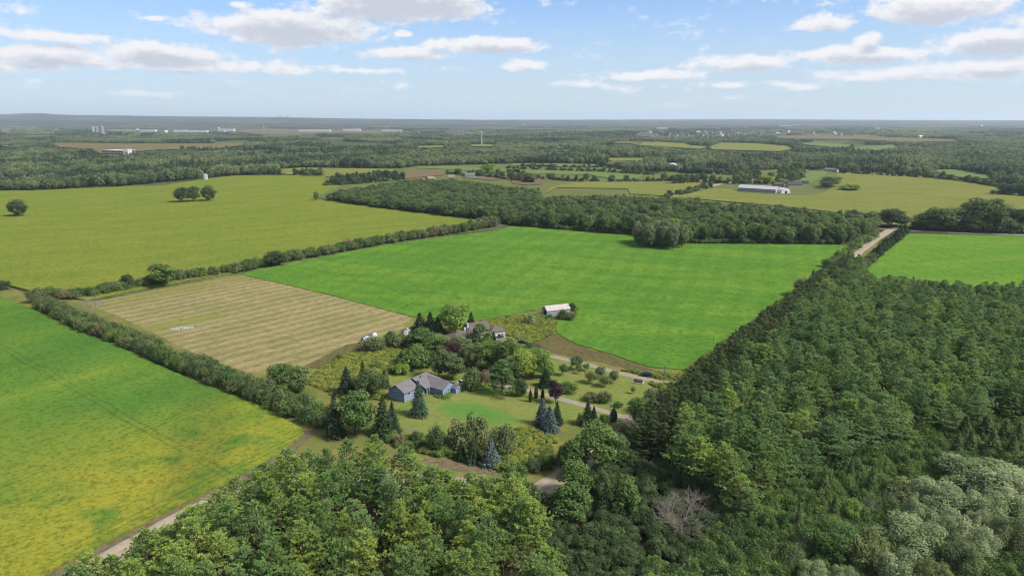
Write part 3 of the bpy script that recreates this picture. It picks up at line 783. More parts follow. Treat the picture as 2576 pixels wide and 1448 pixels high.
def blocked(x, y, h, r, polys, lo=.05):
    """would a plant here stand in front of something the photo shows clear?"""
    b = np.zeros(np.shape(x), bool)
    for fz in (lo, .35, .65, .92):
        for s in (-.8, 0, .8):
            u, v = proj(x + s * r * (1 if fz < .9 else .3), y, h * fz)
            for p in polys: b |= in_poly(u, v, p)
    return b

def fit(x, y, h, r, polys, lo=.05, least=.6, tries=5):
    """shorten plants that would stand in front of a clear spot; drop those that still would"""
    h = np.array(h, float); h0 = h.copy()
    for _ in range(tries):
        b = blocked(x, y, h, r, polys, lo)
        if not b.any(): break
        h[b] *= .9
    k = ~blocked(x, y, h, r, polys, lo) & (h >= h0 * least)
    return k, h

def jitter_fill(poly, sp, seed, jit=.35, rows=None):
    rng = np.random.default_rng(seed); xs = [p[0] for p in poly]; ys = [p[1] for p in poly]
    X, Y = np.meshgrid(np.arange(min(xs), max(xs), sp), np.arange(min(ys), max(ys), sp * .9), indexing='ij')
    X = X + (np.arange(X.shape[1]) % 2)[None] * sp * .5
    X = X.ravel() + rng.uniform(-jit, jit, X.size) * sp; Y = Y.ravel() + rng.uniform(-jit, jit, Y.size) * sp
    k = in_poly(X, Y, poly)
    return X[k], Y[k]

# ---- plants nobody could count: one object each, scattered by geometry nodes
def stuff(name, label, X, Y, scale, protos, seed=1, Z=None, kind='stuff', pick=None):
    n = len(X); rng = np.random.default_rng(seed)
    me = bpy.data.meshes.new(name); me.vertices.add(n)
    co = np.zeros((n, 3), np.float32); co[:, 0] = X; co[:, 1] = Y
    if Z is not None: co[:, 2] = Z
    me.vertices.foreach_set('co', co.ravel())
    for nm, ty, val in (('sc', 'FLOAT_VECTOR', np.asarray(scale, np.float32)), ('rz', 'FLOAT', rng.uniform(0, 6.28, n).astype(np.float32)), ('pick', 'INT', (rng.integers(0, len(protos), n) if pick is None else pick).astype(np.int32))):
        a = me.attributes.new(nm, ty, 'POINT'); a.data.foreach_set('vector' if ty == 'FLOAT_VECTOR' else 'value', val.ravel())
    o = link(name, me); tag(o, label, None, None, kind)
    ng = bpy.data.node_groups.new(name, 'GeometryNodeTree')
    ng.interface.new_socket('Geometry', in_out='INPUT', socket_type='NodeSocketGeometry'); ng.interface.new_socket('Geometry', in_out='OUTPUT', socket_type='NodeSocketGeometry')
    gi = ng.nodes.new('NodeGroupInput'); go = ng.nodes.new('NodeGroupOutput'); join = ng.nodes.new('GeometryNodeJoinGeometry')
    def attr(nm, ty):
        q = ng.nodes.new('GeometryNodeInputNamedAttribute'); q.data_type = ty; q.inputs[0].default_value = nm; return [s for s in q.outputs if s.enabled and s.name == 'Attribute'][0]
    sc, rz, pk = attr('sc', 'FLOAT_VECTOR'), attr('rz', 'FLOAT'), attr('pick', 'INT')
    cx = ng.nodes.new('ShaderNodeCombineXYZ'); ng.links.new(rz, cx.inputs[2])
    for i, pr in enumerate(protos):
        oi = ng.nodes.new('GeometryNodeObjectInfo'); oi.inputs['Object'].default_value = pr; oi.inputs['As Instance'].default_value = True
        ip = ng.nodes.new('GeometryNodeInstanceOnPoints'); cmp_ = ng.nodes.new('FunctionNodeCompare'); cmp_.data_type = 'INT'; cmp_.operation = 'EQUAL'
        ii = [s for s in cmp_.inputs if s.enabled and s.type == 'INT']
        ng.links.new(pk, ii[0]); ii[1].default_value = i
        ng.links.new(gi.outputs[0], ip.inputs['Points']); ng.links.new(cmp_.outputs[0], ip.inputs['Selection']); ng.links.new(oi.outputs['Geometry'], ip.inputs['Instance'])
        ng.links.new(cx.outputs[0], ip.inputs['Rotation']); ng.links.new(sc, ip.inputs['Scale']); ng.links.new(ip.outputs[0], join.inputs[0])
    ng.links.new(join.outputs[0], go.inputs[0])
    md = o.modifiers.new('scatter', 'NODES'); md.node_group = ng
    return o

def joined(name, pairs, mats):
    """one mesh from (mesh, matrix, material) so that a scattered plant keeps stem and leaves"""
    vs = []; fl = []; npr = []; mi = []; ti = []; off = 0
    for me, mat4, m_ in pairs:
        n = len(me.vertices); co = np.empty(n * 3, np.float32); me.vertices.foreach_get('co', co); co = co.reshape(-1, 3)
        A = np.array(mat4); vs.append(co @ A[:3, :3].T + A[:3, 3])
        l = np.empty(len(me.loops), np.int32); me.loops.foreach_get('vertex_index', l); fl.append(l + off); off += n
        c = np.empty(len(me.polygons), np.int32); me.polygons.foreach_get('loop_total', c); npr.append(c); mi.append(np.full(len(c), m_, np.int32))
        t = np.full(len(c), .5, np.float32)
        if 'tint' in me.attributes: me.attributes['tint'].data.foreach_get('value', t)
        ti.append(t)
    me = mesh_np(name, np.concatenate(vs), np.concatenate(fl), np.concatenate(npr), np.concatenate(ti))
    me.polygons.foreach_set('material_index', np.concatenate(mi))
    for m_ in mats: me.materials.append(m_)
    return bpy.data.objects.new(name, me)

def proto(kind, i, leafmat, stem=True):
    (crown, trunk), h0, r0 = P_[kind][i]
    I = Matrix.Identity(4)
    return joined('plant_form', [(crown, I, 0)] + ([(trunk, I, 1)] if stem else []), [leafmat, M['bark_pine'] if kind == 'pine' else M['bark']])

LOD = [make_broad(201 + i, 14, 5, .06, 16, 420, .85, .42, name='far_crown') for i in range(4)]
LODC = [make_spruce(211 + i, 17, 3., .05, .5, .1) for i in range(2)]
far_protos = [joined('plant_form', [(m[0], Matrix.Identity(4), 0)], [M['far_leaf']]) for m in LOD]
LOD2 = [make_broad(221 + i, 14, 5, .06, 12, 150, 1.3, .45, name='far_crown')[0] for i in range(3)]
def clump(seed, n=14, R_=32, tone='far_leaf'):
    rng = np.random.default_rng(seed); L = []
    for i in range(n):
        a = rng.uniform(0, 6.28); q = R_ * math.sqrt(rng.random()); s = rng.uniform(.8, 1.25)
        L.append((LOD2[int(rng.integers(3))], Matrix.Translation((q * math.cos(a), q * math.sin(a), 0)) @ Matrix.Diagonal((s * 1.25, s * 1.25, s, 1)), 0))
    return joined('plant_form', L, [M[tone]])
clump_protos = [clump(231 + i) for i in range(4)]

# ------------------------------------------------------------------ building materials
def siding(name, c, pitch=.22, horiz=True):
    k = MT(name)
    s = nd(k.t, 'ShaderNodeSeparateXYZ'); k.l.new(k.pos, s.inputs[0])
    f = k.math('FRACT', k.math('MULTIPLY', s.outputs[2], 1 / pitch)); n = k.noise(.8, 4, .6)
    col = k.mix(k.step(n, .3, .7), tuple(q * .86 for q in c), tuple(min(1, q * 1.1) for q in c))
    return k.finish(col, .7, bump=f, bstr=.35, bdist=.03)

def shingle(name, c, c2):
    k = MT(name)
    n = k.noise(.45, 4, .6); f = k.noise(5, 3, .7)
    col = k.mix(k.step(n, .3, .7), c, c2); col = k.mix(k.math('MULTIPLY', k.step(f, .4, .7), .35), col, tuple(q * .72 for q in c))
    return k.finish(col, .9, bump=f, bstr=.4, bdist=.04)

M['blue_siding'] = siding('blue vinyl siding', (.27, .345, .48))
M['roof_grey'] = shingle('grey brown shingles', (.2, .185, .19), (.245, .222, .228))
M['roof_dark'] = shingle('dark shingles', (.1, .09, .09), (.13, .115, .11))
M['roof_brown'] = shingle('brown shingles', (.16, .13, .115), (.2, .165, .15))
M['trim'] = plain('white trim', (.72, .72, .7), .6, .06)
M['fascia'] = plain('blue grey fascia', (.13, .15, .19), .6, .1)
M['glass'] = plain('window glass', (.03, .035, .045), .12, .2, 1, .5)
M['dark'] = plain('dark opening', (.012, .012, .014), .9, .2)
M['foundation'] = plain('grey foundation', (.25, .25, .25), .9, .15)
M['barn_wall'] = siding('weathered grey boards', (.36, .37, .41), .6)
def tin():
    k = MT('weathered tin roof'); a = k.noise(.7, 5, .65); b = k.noise(2.5, 3, .7)
    c = k.mix(k.step(a, .42, .68), (.6, .55, .54), (.42, .31, .27)); c = k.mix(k.math('MULTIPLY', k.step(b, .5, .75), .4), c, (.64, .61, .6))
    return k.finish(c, .6, spec=.4)
M['tin'] = tin()
M['stucco'] = plain('pale stucco', (.5, .46, .4), .85, .1)
M['brick'] = plain('tan brick', (.3, .22, .16), .9, .2)
M['white_wall'] = plain('white cladding', (.7, .7, .68), .7, .06, .2)
M['pale_wall'] = plain('pale beige cladding', (.48, .45, .41), .8, .08, .2)
M['roof_white'] = plain('white membrane roof', (.72, .73, .75), .6, .06, .1)
M['roof_lilac'] = plain('pale grey metal roof', (.5, .49, .52), .5, .06, .1, .4)
M['concrete'] = plain('old concrete', (.3, .29, .28), .9, .2, .3)
M['concrete_white'] = plain('pale concrete', (.55, .55, .53), .85, .12, .3)
M['steel'] = plain('galvanised steel', (.5, .51, .53), .45, .1, 1, .5)
M['pole_wood'] = plain('grey pole wood', (.2, .17, .15), .95, .2, 4)
M['tarp'] = plain('white tarpaulin', (.75, .76, .78), .55, .06, .8, .4)
M['paint_white'] = plain('white car paint', (.75, .75, .76), .3, .03, 1, .5)
M['paint_navy'] = plain('navy car paint', (.02, .028, .06), .3, .1, 1, .5)
M['paint_grey'] = plain('grey car paint', (.22, .23, .25), .3, .06, 1, .5)
M['paint_black'] = plain('black car paint', (.015, .015, .017), .3, .1, 1, .5)
M['rubber'] = plain('tyre rubber', (.02, .02, .02), .9, .1)
M['lamp'] = plain('lamp glass', (.6, .6, .58), .2, .03, 1, .5)
M['cream'] = plain('cream trailer skin', (.66, .62, .54), .5, .06, 1, .4)
M['stone'] = plain('pale field stone', (.5, .49, .49), .9, .2, 1.2)
M['soil'] = plain('dark soil', (.05, .035, .025), .95, .3)

def wallbox(mb, p0, ang, a0, a1, o0, o1, z0, z1):
    """box on a wall: a along the wall from p0, o outwards (to the right of the wall direction)"""
    c, s = math.cos(ang), math.sin(ang)
    P = lambda a, o: (p0[0] + a * c + o * s, p0[1] + a * s - o * c)
    return mb.prism([P(a0, o0), P(a1, o0), P(a1, o1), P(a0, o1)][::-1], z0, z1)

def window(root, p0, ang, a, z, w, h, mull=1, fm='trim', name='window'):
    mb = MB(); t = .1
    wallbox(mb, p0, ang, a, a + w, .0, .07, z, z + t); wallbox(mb, p0, ang, a, a + w, .0, .07, z + h - t, z + h)
    wallbox(mb, p0, ang, a, a + t, .0, .068, z + t, z + h - t); wallbox(mb, p0, ang, a + w - t, a + w, .0, .068, z + t, z + h - t)
    for i in range(mull):
        q = a + w * (i + 1) / (mull + 1); wallbox(mb, p0, ang, q - .04, q + .04, .0, .066, z + t, z + h - t)
    f = mb.build(name, M[fm], root)
    pb = MB(); wallbox(pb, p0, ang, a + t * .8, a + w - t * .8, .0, .035, z + t * .8, z + h - t * .8); pb.build('pane', M['glass'], f)
    return f

def slab_roof(mb, x0, x1, y0, y1, ze, zr, axis='x', oh=.4, th=.16):
    """two roof slopes with thickness; ridge along the axis in the middle"""
    if axis == 'x':
        m = (y0 + y1) / 2; k = (zr - ze) / (m - y0); lo = ze - oh * k
        mb.extrude([(y0 - oh, lo), (m, zr), (y1 + oh, lo), (y1 + oh, lo + th), (m, zr + th), (y0 - oh, lo + th)], 'x', x0 - oh, x1 + oh)
    else:
        m = (x0 + x1) / 2; k = (zr - ze) / (m - x0); lo = ze - oh * k
        mb.extrude([(x0 - oh, lo), (m, zr), (x1 + oh, lo), (x1 + oh, lo + th), (m, zr + th), (x0 - oh, lo + th)], 'y', y0 - oh, y1 + oh)
    return mb

def hip(mb, x0, x1, y0, y1, ze, zr, oh=.4):
    x0 -= oh; x1 += oh; y0 -= oh; y1 += oh
    w, d = x1 - x0, y1 - y0; t = .15
    r = [(x0 + d / 2, (y0 + y1) / 2), (x1 - d / 2, (y0 + y1) / 2)] if w > d else [((x0 + x1) / 2, y0 + w / 2), ((x0 + x1) / 2, y1 - w / 2 + .01)]
    vs = [(x0, y0, ze), (x1, y0, ze), (x1, y1, ze), (x0, y1, ze), (x0, y0, ze + t), (x1, y0, ze + t), (x1, y1, ze + t), (x0, y1, ze + t), r[0] + (zr,), r[1] + (zr,)]
    fs = [(0, 3, 2, 1), (0, 1, 5, 4), (1, 2, 6, 5), (2, 3, 7, 6), (3, 0, 4, 7)]
    fs += [(4, 5, 9, 8), (5, 6, 9), (6, 7, 8, 9), (7, 4, 8)] if w > d else [(4, 5, 8), (5, 6, 9, 8), (6, 7, 9), (7, 4, 8, 9)]
    return mb.add(vs, fs)

def pent(mb, x0, x1, y0, y1, z0, ze, zr, axis='x'):
    if axis == 'x': return mb.extrude([(y0, z0), (y1, z0), (y1, ze), ((y0 + y1) / 2, zr), (y0, ze)][::-1], 'x', x0, x1)
    return mb.extrude([(x0, z0), (x1, z0), (x1, ze), ((x0 + x1) / 2, zr), (x0, ze)][::-1], 'y', y0, y1)

def root_at(name, xy, ang, label, cat, group=None, z=0.0):
    o = bpy.data.objects.new(name, None); COL.objects.link(o); o.empty_display_size = 1
    o.location = (xy[0], xy[1], z); o.rotation_euler = (0, 0, ang)
    return tag(o, label, cat, group)

# ------------------------------------------------------------------ the blue house
def blue_house():
    r = root_at('bungalow', HOUSE_A, HOUSE_ANG, 'long blue sided bungalow with grey roof, two levels at its left end', 'house')
    w = MB(); pent(w, 0, 8.2, 0, 7.9, -.2, 3.75, 5.85); w.build('wall', M['blue_siding'], r)
    w = MB(); w.box(8.2, 18, -1.2, 7.6, -.2, 3.7); w.build('wall', M['blue_siding'], r)
    w = MB(); pent(w, 10.5, 18, -9.4, -1.2, -.2, 3.7, 5.6, 'y'); w.build('wall', M['blue_siding'], r)
    w = MB(); pent(w, 15.3, 18.6, -11.6, -9.4, -.2, 2.9, 4.0, 'y'); w.build('wall', M['blue_siding'], r)
    w = MB(); w.box(-.04, 8.1, -.04, 7.94, -.3, .22); w.build('foundation', M['foundation'], r)
    a = MB(); slab_roof(a, 0, 7.9, 0, 7.9, 3.78, 5.98, 'x', .42); a.build('roof', M['roof_grey'], r)
    # middle roof: a broken plane reaching out over the porch, hipped at the far end
    b = MB(); t = .16
    b.extrude([(-3.7, 3.62), (3.1, 6.3), (8.2, 3.6), (8.2, 3.6 + t), (3.1, 6.3 + t), (-3.7, 3.62 + t)], 'x', 7.6, 15.6)
    b.add([(15.6, -3.7, 3.62 + t), (15.6, 3.1, 6.3 + t), (15.6, 8.2, 3.6 + t), (18.5, 8.2, 3.5 + t), (18.5, -2, 3.9 + t)], [(0, 4, 1), (1, 4, 3), (1, 3, 2)])
    b.build('roof', M['roof_grey'], r)
    c = MB(); slab_roof(c, 10.5, 18, -9.4, 1.5, 3.7, 5.78, 'y', .42); c.build('roof', M['roof_grey'], r)
    d = MB(); slab_roof(d, 15.3, 18.6, -11.6, -9.2, 2.92, 4.12, 'y', .3); d.build('roof', M['roof_grey'], r)
    e = MB(); e.box(10.95, 11.25, 1.7, 2.0, 5.4, 7.0); e.build('vent_pipe', M['fascia'], r)
    # open corner porch: posts, panel, dark entrance
    for x in (8.5, 9.9): MB().box(x - .09, x + .09, -3.45, -3.27, .2, 3.75).build('porch_post', M['trim'], r)
    MB().box(8.2, 10.45, -3.4, -1.2, .1, .55).build('porch_floor', M['foundation'], r)
    MB().box(8.5, 9.5, -1.26, -1.2, .6, 2.7).build('door', M['trim'], r)
    MB().box(10.44, 10.5, -2.9, -2.0, .7, 3.5).build('panel', M['trim'], r)
    # gable end facing left (wall direction from B to A, so outwards is -x)
    n = math.radians(-90)
    for (y, z, ww, hh) in ((5.5, 2.35, 1.3, 1.15), (6.5, .42, 1.15, .7), (2.5, .3, 1.15, .75)): window(r, (0, y), n, 0, z, ww, hh)
    for (x, z, ww, hh) in ((1.5, 2.3, 1.5, 1.2), (.75, .3, 1.3, .75), (5.4, 2.3, 1.5, 1.2), (5.2, .3, 1.3, .75)): window(r, (0, 0), 0, x, z, ww, hh)
    window(r, (8.2, -1.2), 0, .15, 2.6, .6, .7, 0)
    window(r, (10.5, -9.4), 0, 2.6, 2.0, .85, 1.3, 0); window(r, (15.3, -11.6), 0, 1.3, 1.9, .75, 1.15, 0)
    MB().box(-.06, .06, -.06, .06, -.1, 3.7).build('corner_trim', M['trim'], r)
    MB().box(10.44, 10.56, -9.46, -9.34, -.1, 3.65).build('corner_trim', M['trim'], r)
blue_house()

def second_house():
    c = g(1163, 861); r = root_at('farmhouse', c, R(28), 'sprawling house with brown grey hip roofs half hidden behind the yard trees', 'house')
    w = MB(); w.box(-7, 7, -4.5, 4.5, -.2, 3.0); w.build('wall', M['stucco'], r)
    a = MB(); hip(a, -7, 7, -4.5, 4.5, 3.0, 5.6, .6); a.build('roof', M['roof_brown'], r)
    w = MB(); pent(w, 5, 15, 2, 10, -.2, 4.2, 6.6, 'x'); w.build('wall', M['stucco'], r)
    a = MB(); slab_roof(a, 5, 15, 2, 10, 4.2, 6.8, 'x', .5); a.build('roof', M['roof_brown'], r)
    w = MB(); w.box(14, 21, -2, 5, -.2, 3.3); w.build('wall', M['white_wall'], r)
    a = MB(); hip(a, 14, 21, -2, 5, 3.3, 5.6, .5); a.build('roof', M['roof_brown'], r)
    for x, y, z in ((1.5, .5, 6.9), (4.6, 4.2, 7.6)):
        MB().box(x - .45, x + .45, y - .4, y + .4, 3.5, z).build('chimney', M['concrete_white'], r)
    for x in (15, 17.2, 19.2): window(r, (0, -2), 0, x, 1, 1.2, 1.3)
    for x in (-5.5, -2.5, 2.5): window(r, (0, -4.5), 0, x, .9, 1.5, 1.3)
    window(r, (5, 10), R(-90), 3, 2.4, 1.2, 1.4)
second_house()

def barn_():
    def q(x, y): return ((2000 + x * .09317) / 1.4913, (1120 + y * .09317) / 1.4913)
    A = g(*q(560, 705)); B = g(*q(215, 640)); C = g(*q(1478, 600))
    W = math.hypot(B[0] - A[0], B[1] - A[1]); L = math.hypot(C[0] - A[0], C[1] - A[1]); ang = math.atan2(C[1] - A[1], C[0] - A[0])
    W = 6.4; ze, zr = 2.9, 4.7
    r = root_at('shed', A, ang, 'old grey shed with rusty pale tin roof beside the bright green field', 'shed')
    w = MB(); pent(w, 0, L, 0, W, -.2, ze, zr); w.build('wall', M['barn_wall'], r)
    a = MB(); slab_roof(a, 0, L, 0, W, ze, zr + .05, 'x', .25, .1); a.build('roof', M['tin'], r)
    d = MB(); wallbox(d, (0, W), R(-90), 2.4, 5.0, .0, .05, 0, 2.6); d.build('door_opening', M['dark'], r)
    f = MB(); wallbox(f, (0, W), R(-90), 2.2, 2.4, 0, .08, 0, 2.8); wallbox(f, (0, W), R(-90), 5.0, 5.2, 0, .08, 0, 2.8); wallbox(f, (0, W), R(-90), 2.4, 5.0, 0, .08, 2.6, 2.8); f.build('door_frame', M['barn_wall'], r)
barn_()

# ------------------------------------------------------------------ vehicles
def car(u, v, rz, paint, label, kind='suv', z=0.0, cat='car'):
    xy = g(u, v, z); r = root_at('parked_car' if kind != 'pickup' else 'pickup_truck', xy, rz, label, cat, z=z)
    L, hw = (4.6, .9) if kind != 'pickup' else (5.5, .95); hh = {'suv': 1.7, 'sedan': 1.42, 'pickup': 1.8}[kind]
    b = MB(); body = [(-L / 2, .35), (L / 2, .35), (L / 2, .75), (L / 2 - .15, .95), (L / 2 - 1.2, 1.05), (-L / 2 + .1, 1.08), (-L / 2, .8)]
    b.extrude([(x, zz) for x, zz in body], 'y', -hw, hw); bo = b.build('body', M[paint], r)
    if kind == 'pickup': x0, x1 = -.3, 1.6
    elif kind == 'suv': x0, x1 = -L / 2 + .1, 1.25
    else: x0, x1 = -1.5, 1.15
    def cab(inset, zt, grow=0.0):
        m = MB(); t = .55; k = hw - .05 + grow; k2 = hw - .22 + grow
        return m.add([(x0 - grow, -k, 1.06), (x1 + grow, -k, 1.06), (x1 + grow, k, 1.06), (x0 - grow, k, 1.06), (x0 + (.3 if kind != 'sedan' else .6), -k2, zt), (x1 - t, -k2, zt), (x1 - t, k2, zt), (x0 + (.3 if kind != 'sedan' else .6), k2, zt)],
                     [(0, 3, 2, 1), (4, 5, 6, 7), (0, 1, 5, 4), (1, 2, 6, 5), (2, 3, 7, 6), (3, 0, 4, 7)])
    cab(0, hh - .07).build('window_band', M['glass'], r)
    rf = MB(); k2 = hw - .2; xa = x0 + (.28 if kind != 'sedan' else .58); xb = x1 - .53
    rf.box(xa, xb, -k2, k2, hh - .08, hh); rf.build('roof', M[paint], r)
    if kind == 'pickup':
        t = MB(); t.box(-L / 2 + .15, -.45, -hw + .15, hw - .15, 1.07, 1.1); t.build('cargo_bed', M['rubber'], r)
    for sx in (-1, 1):
        for sy in (-1, 1):
            wv = MB(); n = 12; cx, cy, cz, rr = sx * L * .31, sy * (hw - .08), .34, .34
            wv.extrude([(cx + rr * math.cos(6.283 * i / n), cz + rr * math.sin(6.283 * i / n)) for i in range(n)], 'y', cy - .11, cy + .11)
            wo = wv.build('wheel', M['rubber'], r)
            rm = MB(); rm.extrude([(cx + .2 * math.cos(6.283 * i / n), cz + .2 * math.sin(6.283 * i / n)) for i in range(n)], 'y', cy - .12, cy + .12); rm.build('rim', M['steel'], wo)
    for sy in (-1, 1): MB().box(L / 2 - .05, L / 2 + .03, sy * .62 - .17, sy * .62 + .17, .66, .84).build('headlight', M['lamp'], r)
    return r
car(1162, 966, R(205), 'paint_white', 'white sport utility car parked beside the garage end of the blue house', z=1.0)
car(1252, 849, R(20), 'paint_navy', 'navy pickup truck parked beside the brown roofed house', 'pickup', cat='pickup truck')
car(1262, 843, R(35), 'paint_grey', 'grey pickup truck behind the navy one by the brown roofed house', 'pickup', cat='pickup truck')
car(1250, 863, R(160), 'paint_grey', 'silver grey car in the yard in front of the columnar cedar', 'sedan')
car(1313, 862, R(150), 'paint_black', 'black car parked below the pale pole at the end of the far driveway', 'sedan')
car(1623, 945, R(160), 'paint_black', 'black car standing in weeds beside the far driveway', 'suv')

def travel_trailer():
    A = g(1016.8, 847); C = g(1036, 841.0); ang = math.atan2(C[1] - A[1], C[0] - A[0])
    r = root_at('travel_trailer', A, ang, 'cream travel trailer with brown roof parked left of the dark spruces', 'trailer')
    b = MB(); b.extrude([(0, .55), (6.8, .55), (7.0, 1.6), (6.8, 3.0), (.15, 3.0), (-.05, 1.6)], 'y', 0, 2.5); b.build('body', M['cream'], r)
    MB().box(.05, 6.9, -.06, 2.56, 3.0, 3.1).build('roof', M['roof_brown'], r)
    MB().box(2.6, 3.6, .8, 1.6, 3.1, 3.4).build('roof_vent', M['trim'], r)
    for x in (.6, 2.4, 4.2): window(r, (0, 0), 0, x, 1.5, 1.0, .8, 0, 'cream')
    window(r, (0, 2.5), R(-90), .6, 1.6, 1.3, .8, 0, 'cream')
    MB().box(5.6, 6.2, -.04, .0, .7, 2.6).build('door', M['trim'], r)
    for x in (3.0, 3.9):
        for y in (.12, 2.38):
            wv = MB(); wv.extrude([(x + .36 * math.cos(i * .5236), .36 + .36 * math.sin(i * .5236)) for i in range(12)], 'y', y - .1, y + .1); wv.build('wheel', M['rubber'], r)
    t = MB(); t.tube([(-.1, .6, .55), (-1.2, 1.25, .5)], .06, 4); t.tube([(-.1, 1.9, .55), (-1.2, 1.25, .5)], .06, 4); t.build('tow_bar', M['steel'], r)
travel_trailer()

def lump(mb, cx, cy, rx, ry, h, seed):
    rng = random.Random(seed); n, m = 14, 6; vs = []; fs = []
    for j in range(m + 1):
        e = j / m * math.pi / 2
        for i in range(n):
            a = i / n * 6.283; k = 1 + rng.uniform(-.13, .13)
            vs.append((cx + rx * math.cos(a) * math.cos(e) ** .7 * k, cy + ry * math.sin(a) * math.cos(e) ** .7 * k, h * math.sin(e) ** .8 * (1 + rng.uniform(-.06, .06)) - .05 * (j == 0)))
    for j in range(m):
        for i in range(n): i2 = (i + 1) % n; fs.append((j * n + i, j * n + i2, (j + 1) * n + i2, (j + 1) * n + i))
    return mb.add(vs, fs)
def covered_machinery():
    a = g(917, 858); b = g(948, 846); ang = math.atan2(b[1] - a[1], b[0] - a[0])
    r = root_at('covered_trailer', a, ang, 'long trailer load under white tarpaulin at the edge of the hay field', 'trailer')
    m = MB(); lump(m, 1.6, 0, 2.5, 1.5, 2.1, 1); m.build('tarpaulin', M['tarp'], r, smooth=True)
    m = MB(); lump(m, 7.2, .4, 1.5, 1.1, 2.2, 2); m.build('tarpaulin', M['tarp'], r, smooth=True)
    m = MB(); lump(m, 4.9, .2, 1.9, 1.0, 1.2, 3); m.build('tarpaulin', M['tarp'], r, smooth=True)
    m = MB(); m.box(-.5, 8.2, 1.5, 1.65, .3, 1.9)
    for x in (0, 2.7, 5.4, 8): m.box(x, x + .1, 1.65, 1.75, 0, 2.0)
    m.build('side_rack', M['fascia'], r)
    m = MB(); m.box(-3.4, -.8, -.5, .5, .3, .6); m.build('tow_frame', M['roof_brown'], r)
covered_machinery()

def stones():
    r = g(457, 826); rng = random.Random(5); m = MB()
    for i in range(120):
        a = rng.uniform(0, 6.28); q = math.sqrt(rng.random()); x = q * 5.2 * math.cos(a); y = q * 2.4 * math.sin(a) + x * .25
        s = rng.uniform(.2, .55); z = .35 * (1 - q) + .05
        pr = [(math.cos(k * 1.257 + a) * s * rng.uniform(.8, 1.2), math.sin(k * 1.257 + a) * s * rng.uniform(.7, 1.1)) for k in range(5)]
        n = 5; m.add([(x + p[0], y + p[1], z - .3) for p in pr] + [(x + p[0] * .6, y + p[1] * .6, z + s * .7) for p in pr], [tuple(range(4, -1, -1)), tuple(range(5, 10))] + [(k, (k + 1) % 5, 5 + (k + 1) % 5, 5 + k) for k in range(5)])
    tag(m.build('stone_pile', M['stone'], None, (r[0], r[1], 0)), 'heap of pale field stones in the mown hay field', 'stone pile')
stones()

def planter():
    a = g(1590, 963); b = g(1616, 967); ang = math.atan2(b[1] - a[1], b[0] - a[0]); L = math.hypot(b[0] - a[0], b[1] - a[1])
    r = root_at('flower_bed', a, ang, 'raised flower bed with pale stone edging beside the far driveway', 'flower bed')
    for (x0, x1, y0, y1) in ((0, L, 0, .25), (0, L, 2.75, 3), (0, .25, .25, 2.75), (L - .25, L, .25, 2.75)): MB().box(x0, x1, y0, y1, -.1, .4).build('edging', M['concrete_white'], r)
    MB().box(.25, L - .25, .25, 2.75, 0, .3).build('soil', M['soil'], r)
    for i in range(6):
        o = link('bush', P_['shrub'][i % 4][0][0], (), r, (.8 + i * (L - 1.6) / 5, 1.5 + .4 * (-1) ** i, .25), i, (.22, .22, .2))
        o.material_slots[0].link = 'OBJECT'; o.material_slots[0].material = M['leaf_rust'] if i % 2 else M['leaf_purple']
planter()

def pole(u, vb, vt, label, mat='pole_wood', rad=.14, arms=1, cat='pole', name='utility_pole', group=None):
    x, y = g(u, vb); h = zat(y, vt); r = root_at(name, (x, y), .4, label, cat, group)
    MB().tube([(0, 0, -.2), (0, 0, h)], [rad, rad * .7], 8).build('post', M[mat], r)
    for i in range(arms): MB().box(-1.1, 1.1, -.06, .06, h - .7 - i * .9, h - .57 - i * .9).build('crossarm', M[mat], r)
pole(1669, 966.6, 916, 'tall wooden utility pole at the end of the far driveway by the conifer row')
pole(1534, 1052, 1013, 'wooden utility pole beside the blue house driveway at the wood edge')
pole(1306, 862, 834, 'slim pale pole standing above the black car in the weeds', 'steel', .08, 0)
pole(1459.5, 942, 932, 'short thin post beside the far driveway verge', 'pole_wood', .06, 0, 'post', 'post')
pole(1793, 872, 846, 'thin pole at the right edge of the bright green field', 'pole_wood', .09, 0)
pole(2274, 575, 553, 'left one of two poles by the road junction', 'steel', .16, 0)
pole(2282, 574, 551, 'right one of two poles by the road junction', 'steel', .16, 0)
pole(2497, 579, 561, 'pole standing in front of the hedgerow beyond the paved road', 'steel', .16, 0)
pole(2320, 606 - 26, 566, 'small pole at the corner of the right green field', 'steel', .12, 0)

def sign():
    x, y = g(2258, 574.5); r = root_at('road_sign', (x, y), .3, 'small white road sign at the far side of the junction', 'sign')
    MB().tube([(0, 0, -.1), (0, 0, 2.0)], .05, 6).build('post', M['steel'], r)
    MB().box(-.6, .6, -.06, -.02, 1.6, 2.8).build('sign_board', M['trim'], r)
sign()

# ------------------------------------------------------------------ farther buildings
def shed(name, label, a, b, W, ze, zr, wall, roof, cat='shed', wins=0, group=None, doors=0, flat=False):
    A = g(*a); B = g(*b); L = math.hypot(B[0] - A[0], B[1] - A[1]); ang = math.atan2(B[1] - A[1], B[0] - A[0])
    r = root_at(name, A, ang, label, cat, group)
    if flat:
        MB().box(0, L, 0, W, -.3, ze).build('wall', M[wall], r); MB().box(-.2, L + .2, -.2, W + .2, ze, ze + .5).build('roof', M[roof], r)
    else:
        w = MB(); pent(w, 0, L, 0, W, -.3, ze, zr); w.build('wall', M[wall], r)
        a_ = MB(); slab_roof(a_, 0, L, 0, W, ze, zr + .15, 'x', .6, .25); a_.build('roof', M[roof], r)
    for i in range(wins): window(r, (0, 0), 0, L * (i + .5) / wins - .9, ze * .25, 1.8, ze * .32, 0)
    for i in range(doors): MB().box(L * (i + .5) / doors - 2, L * (i + .5) / doors + 2, -.1, 0, 0, ze * .75).build('door', M['dark'], r)
    return r
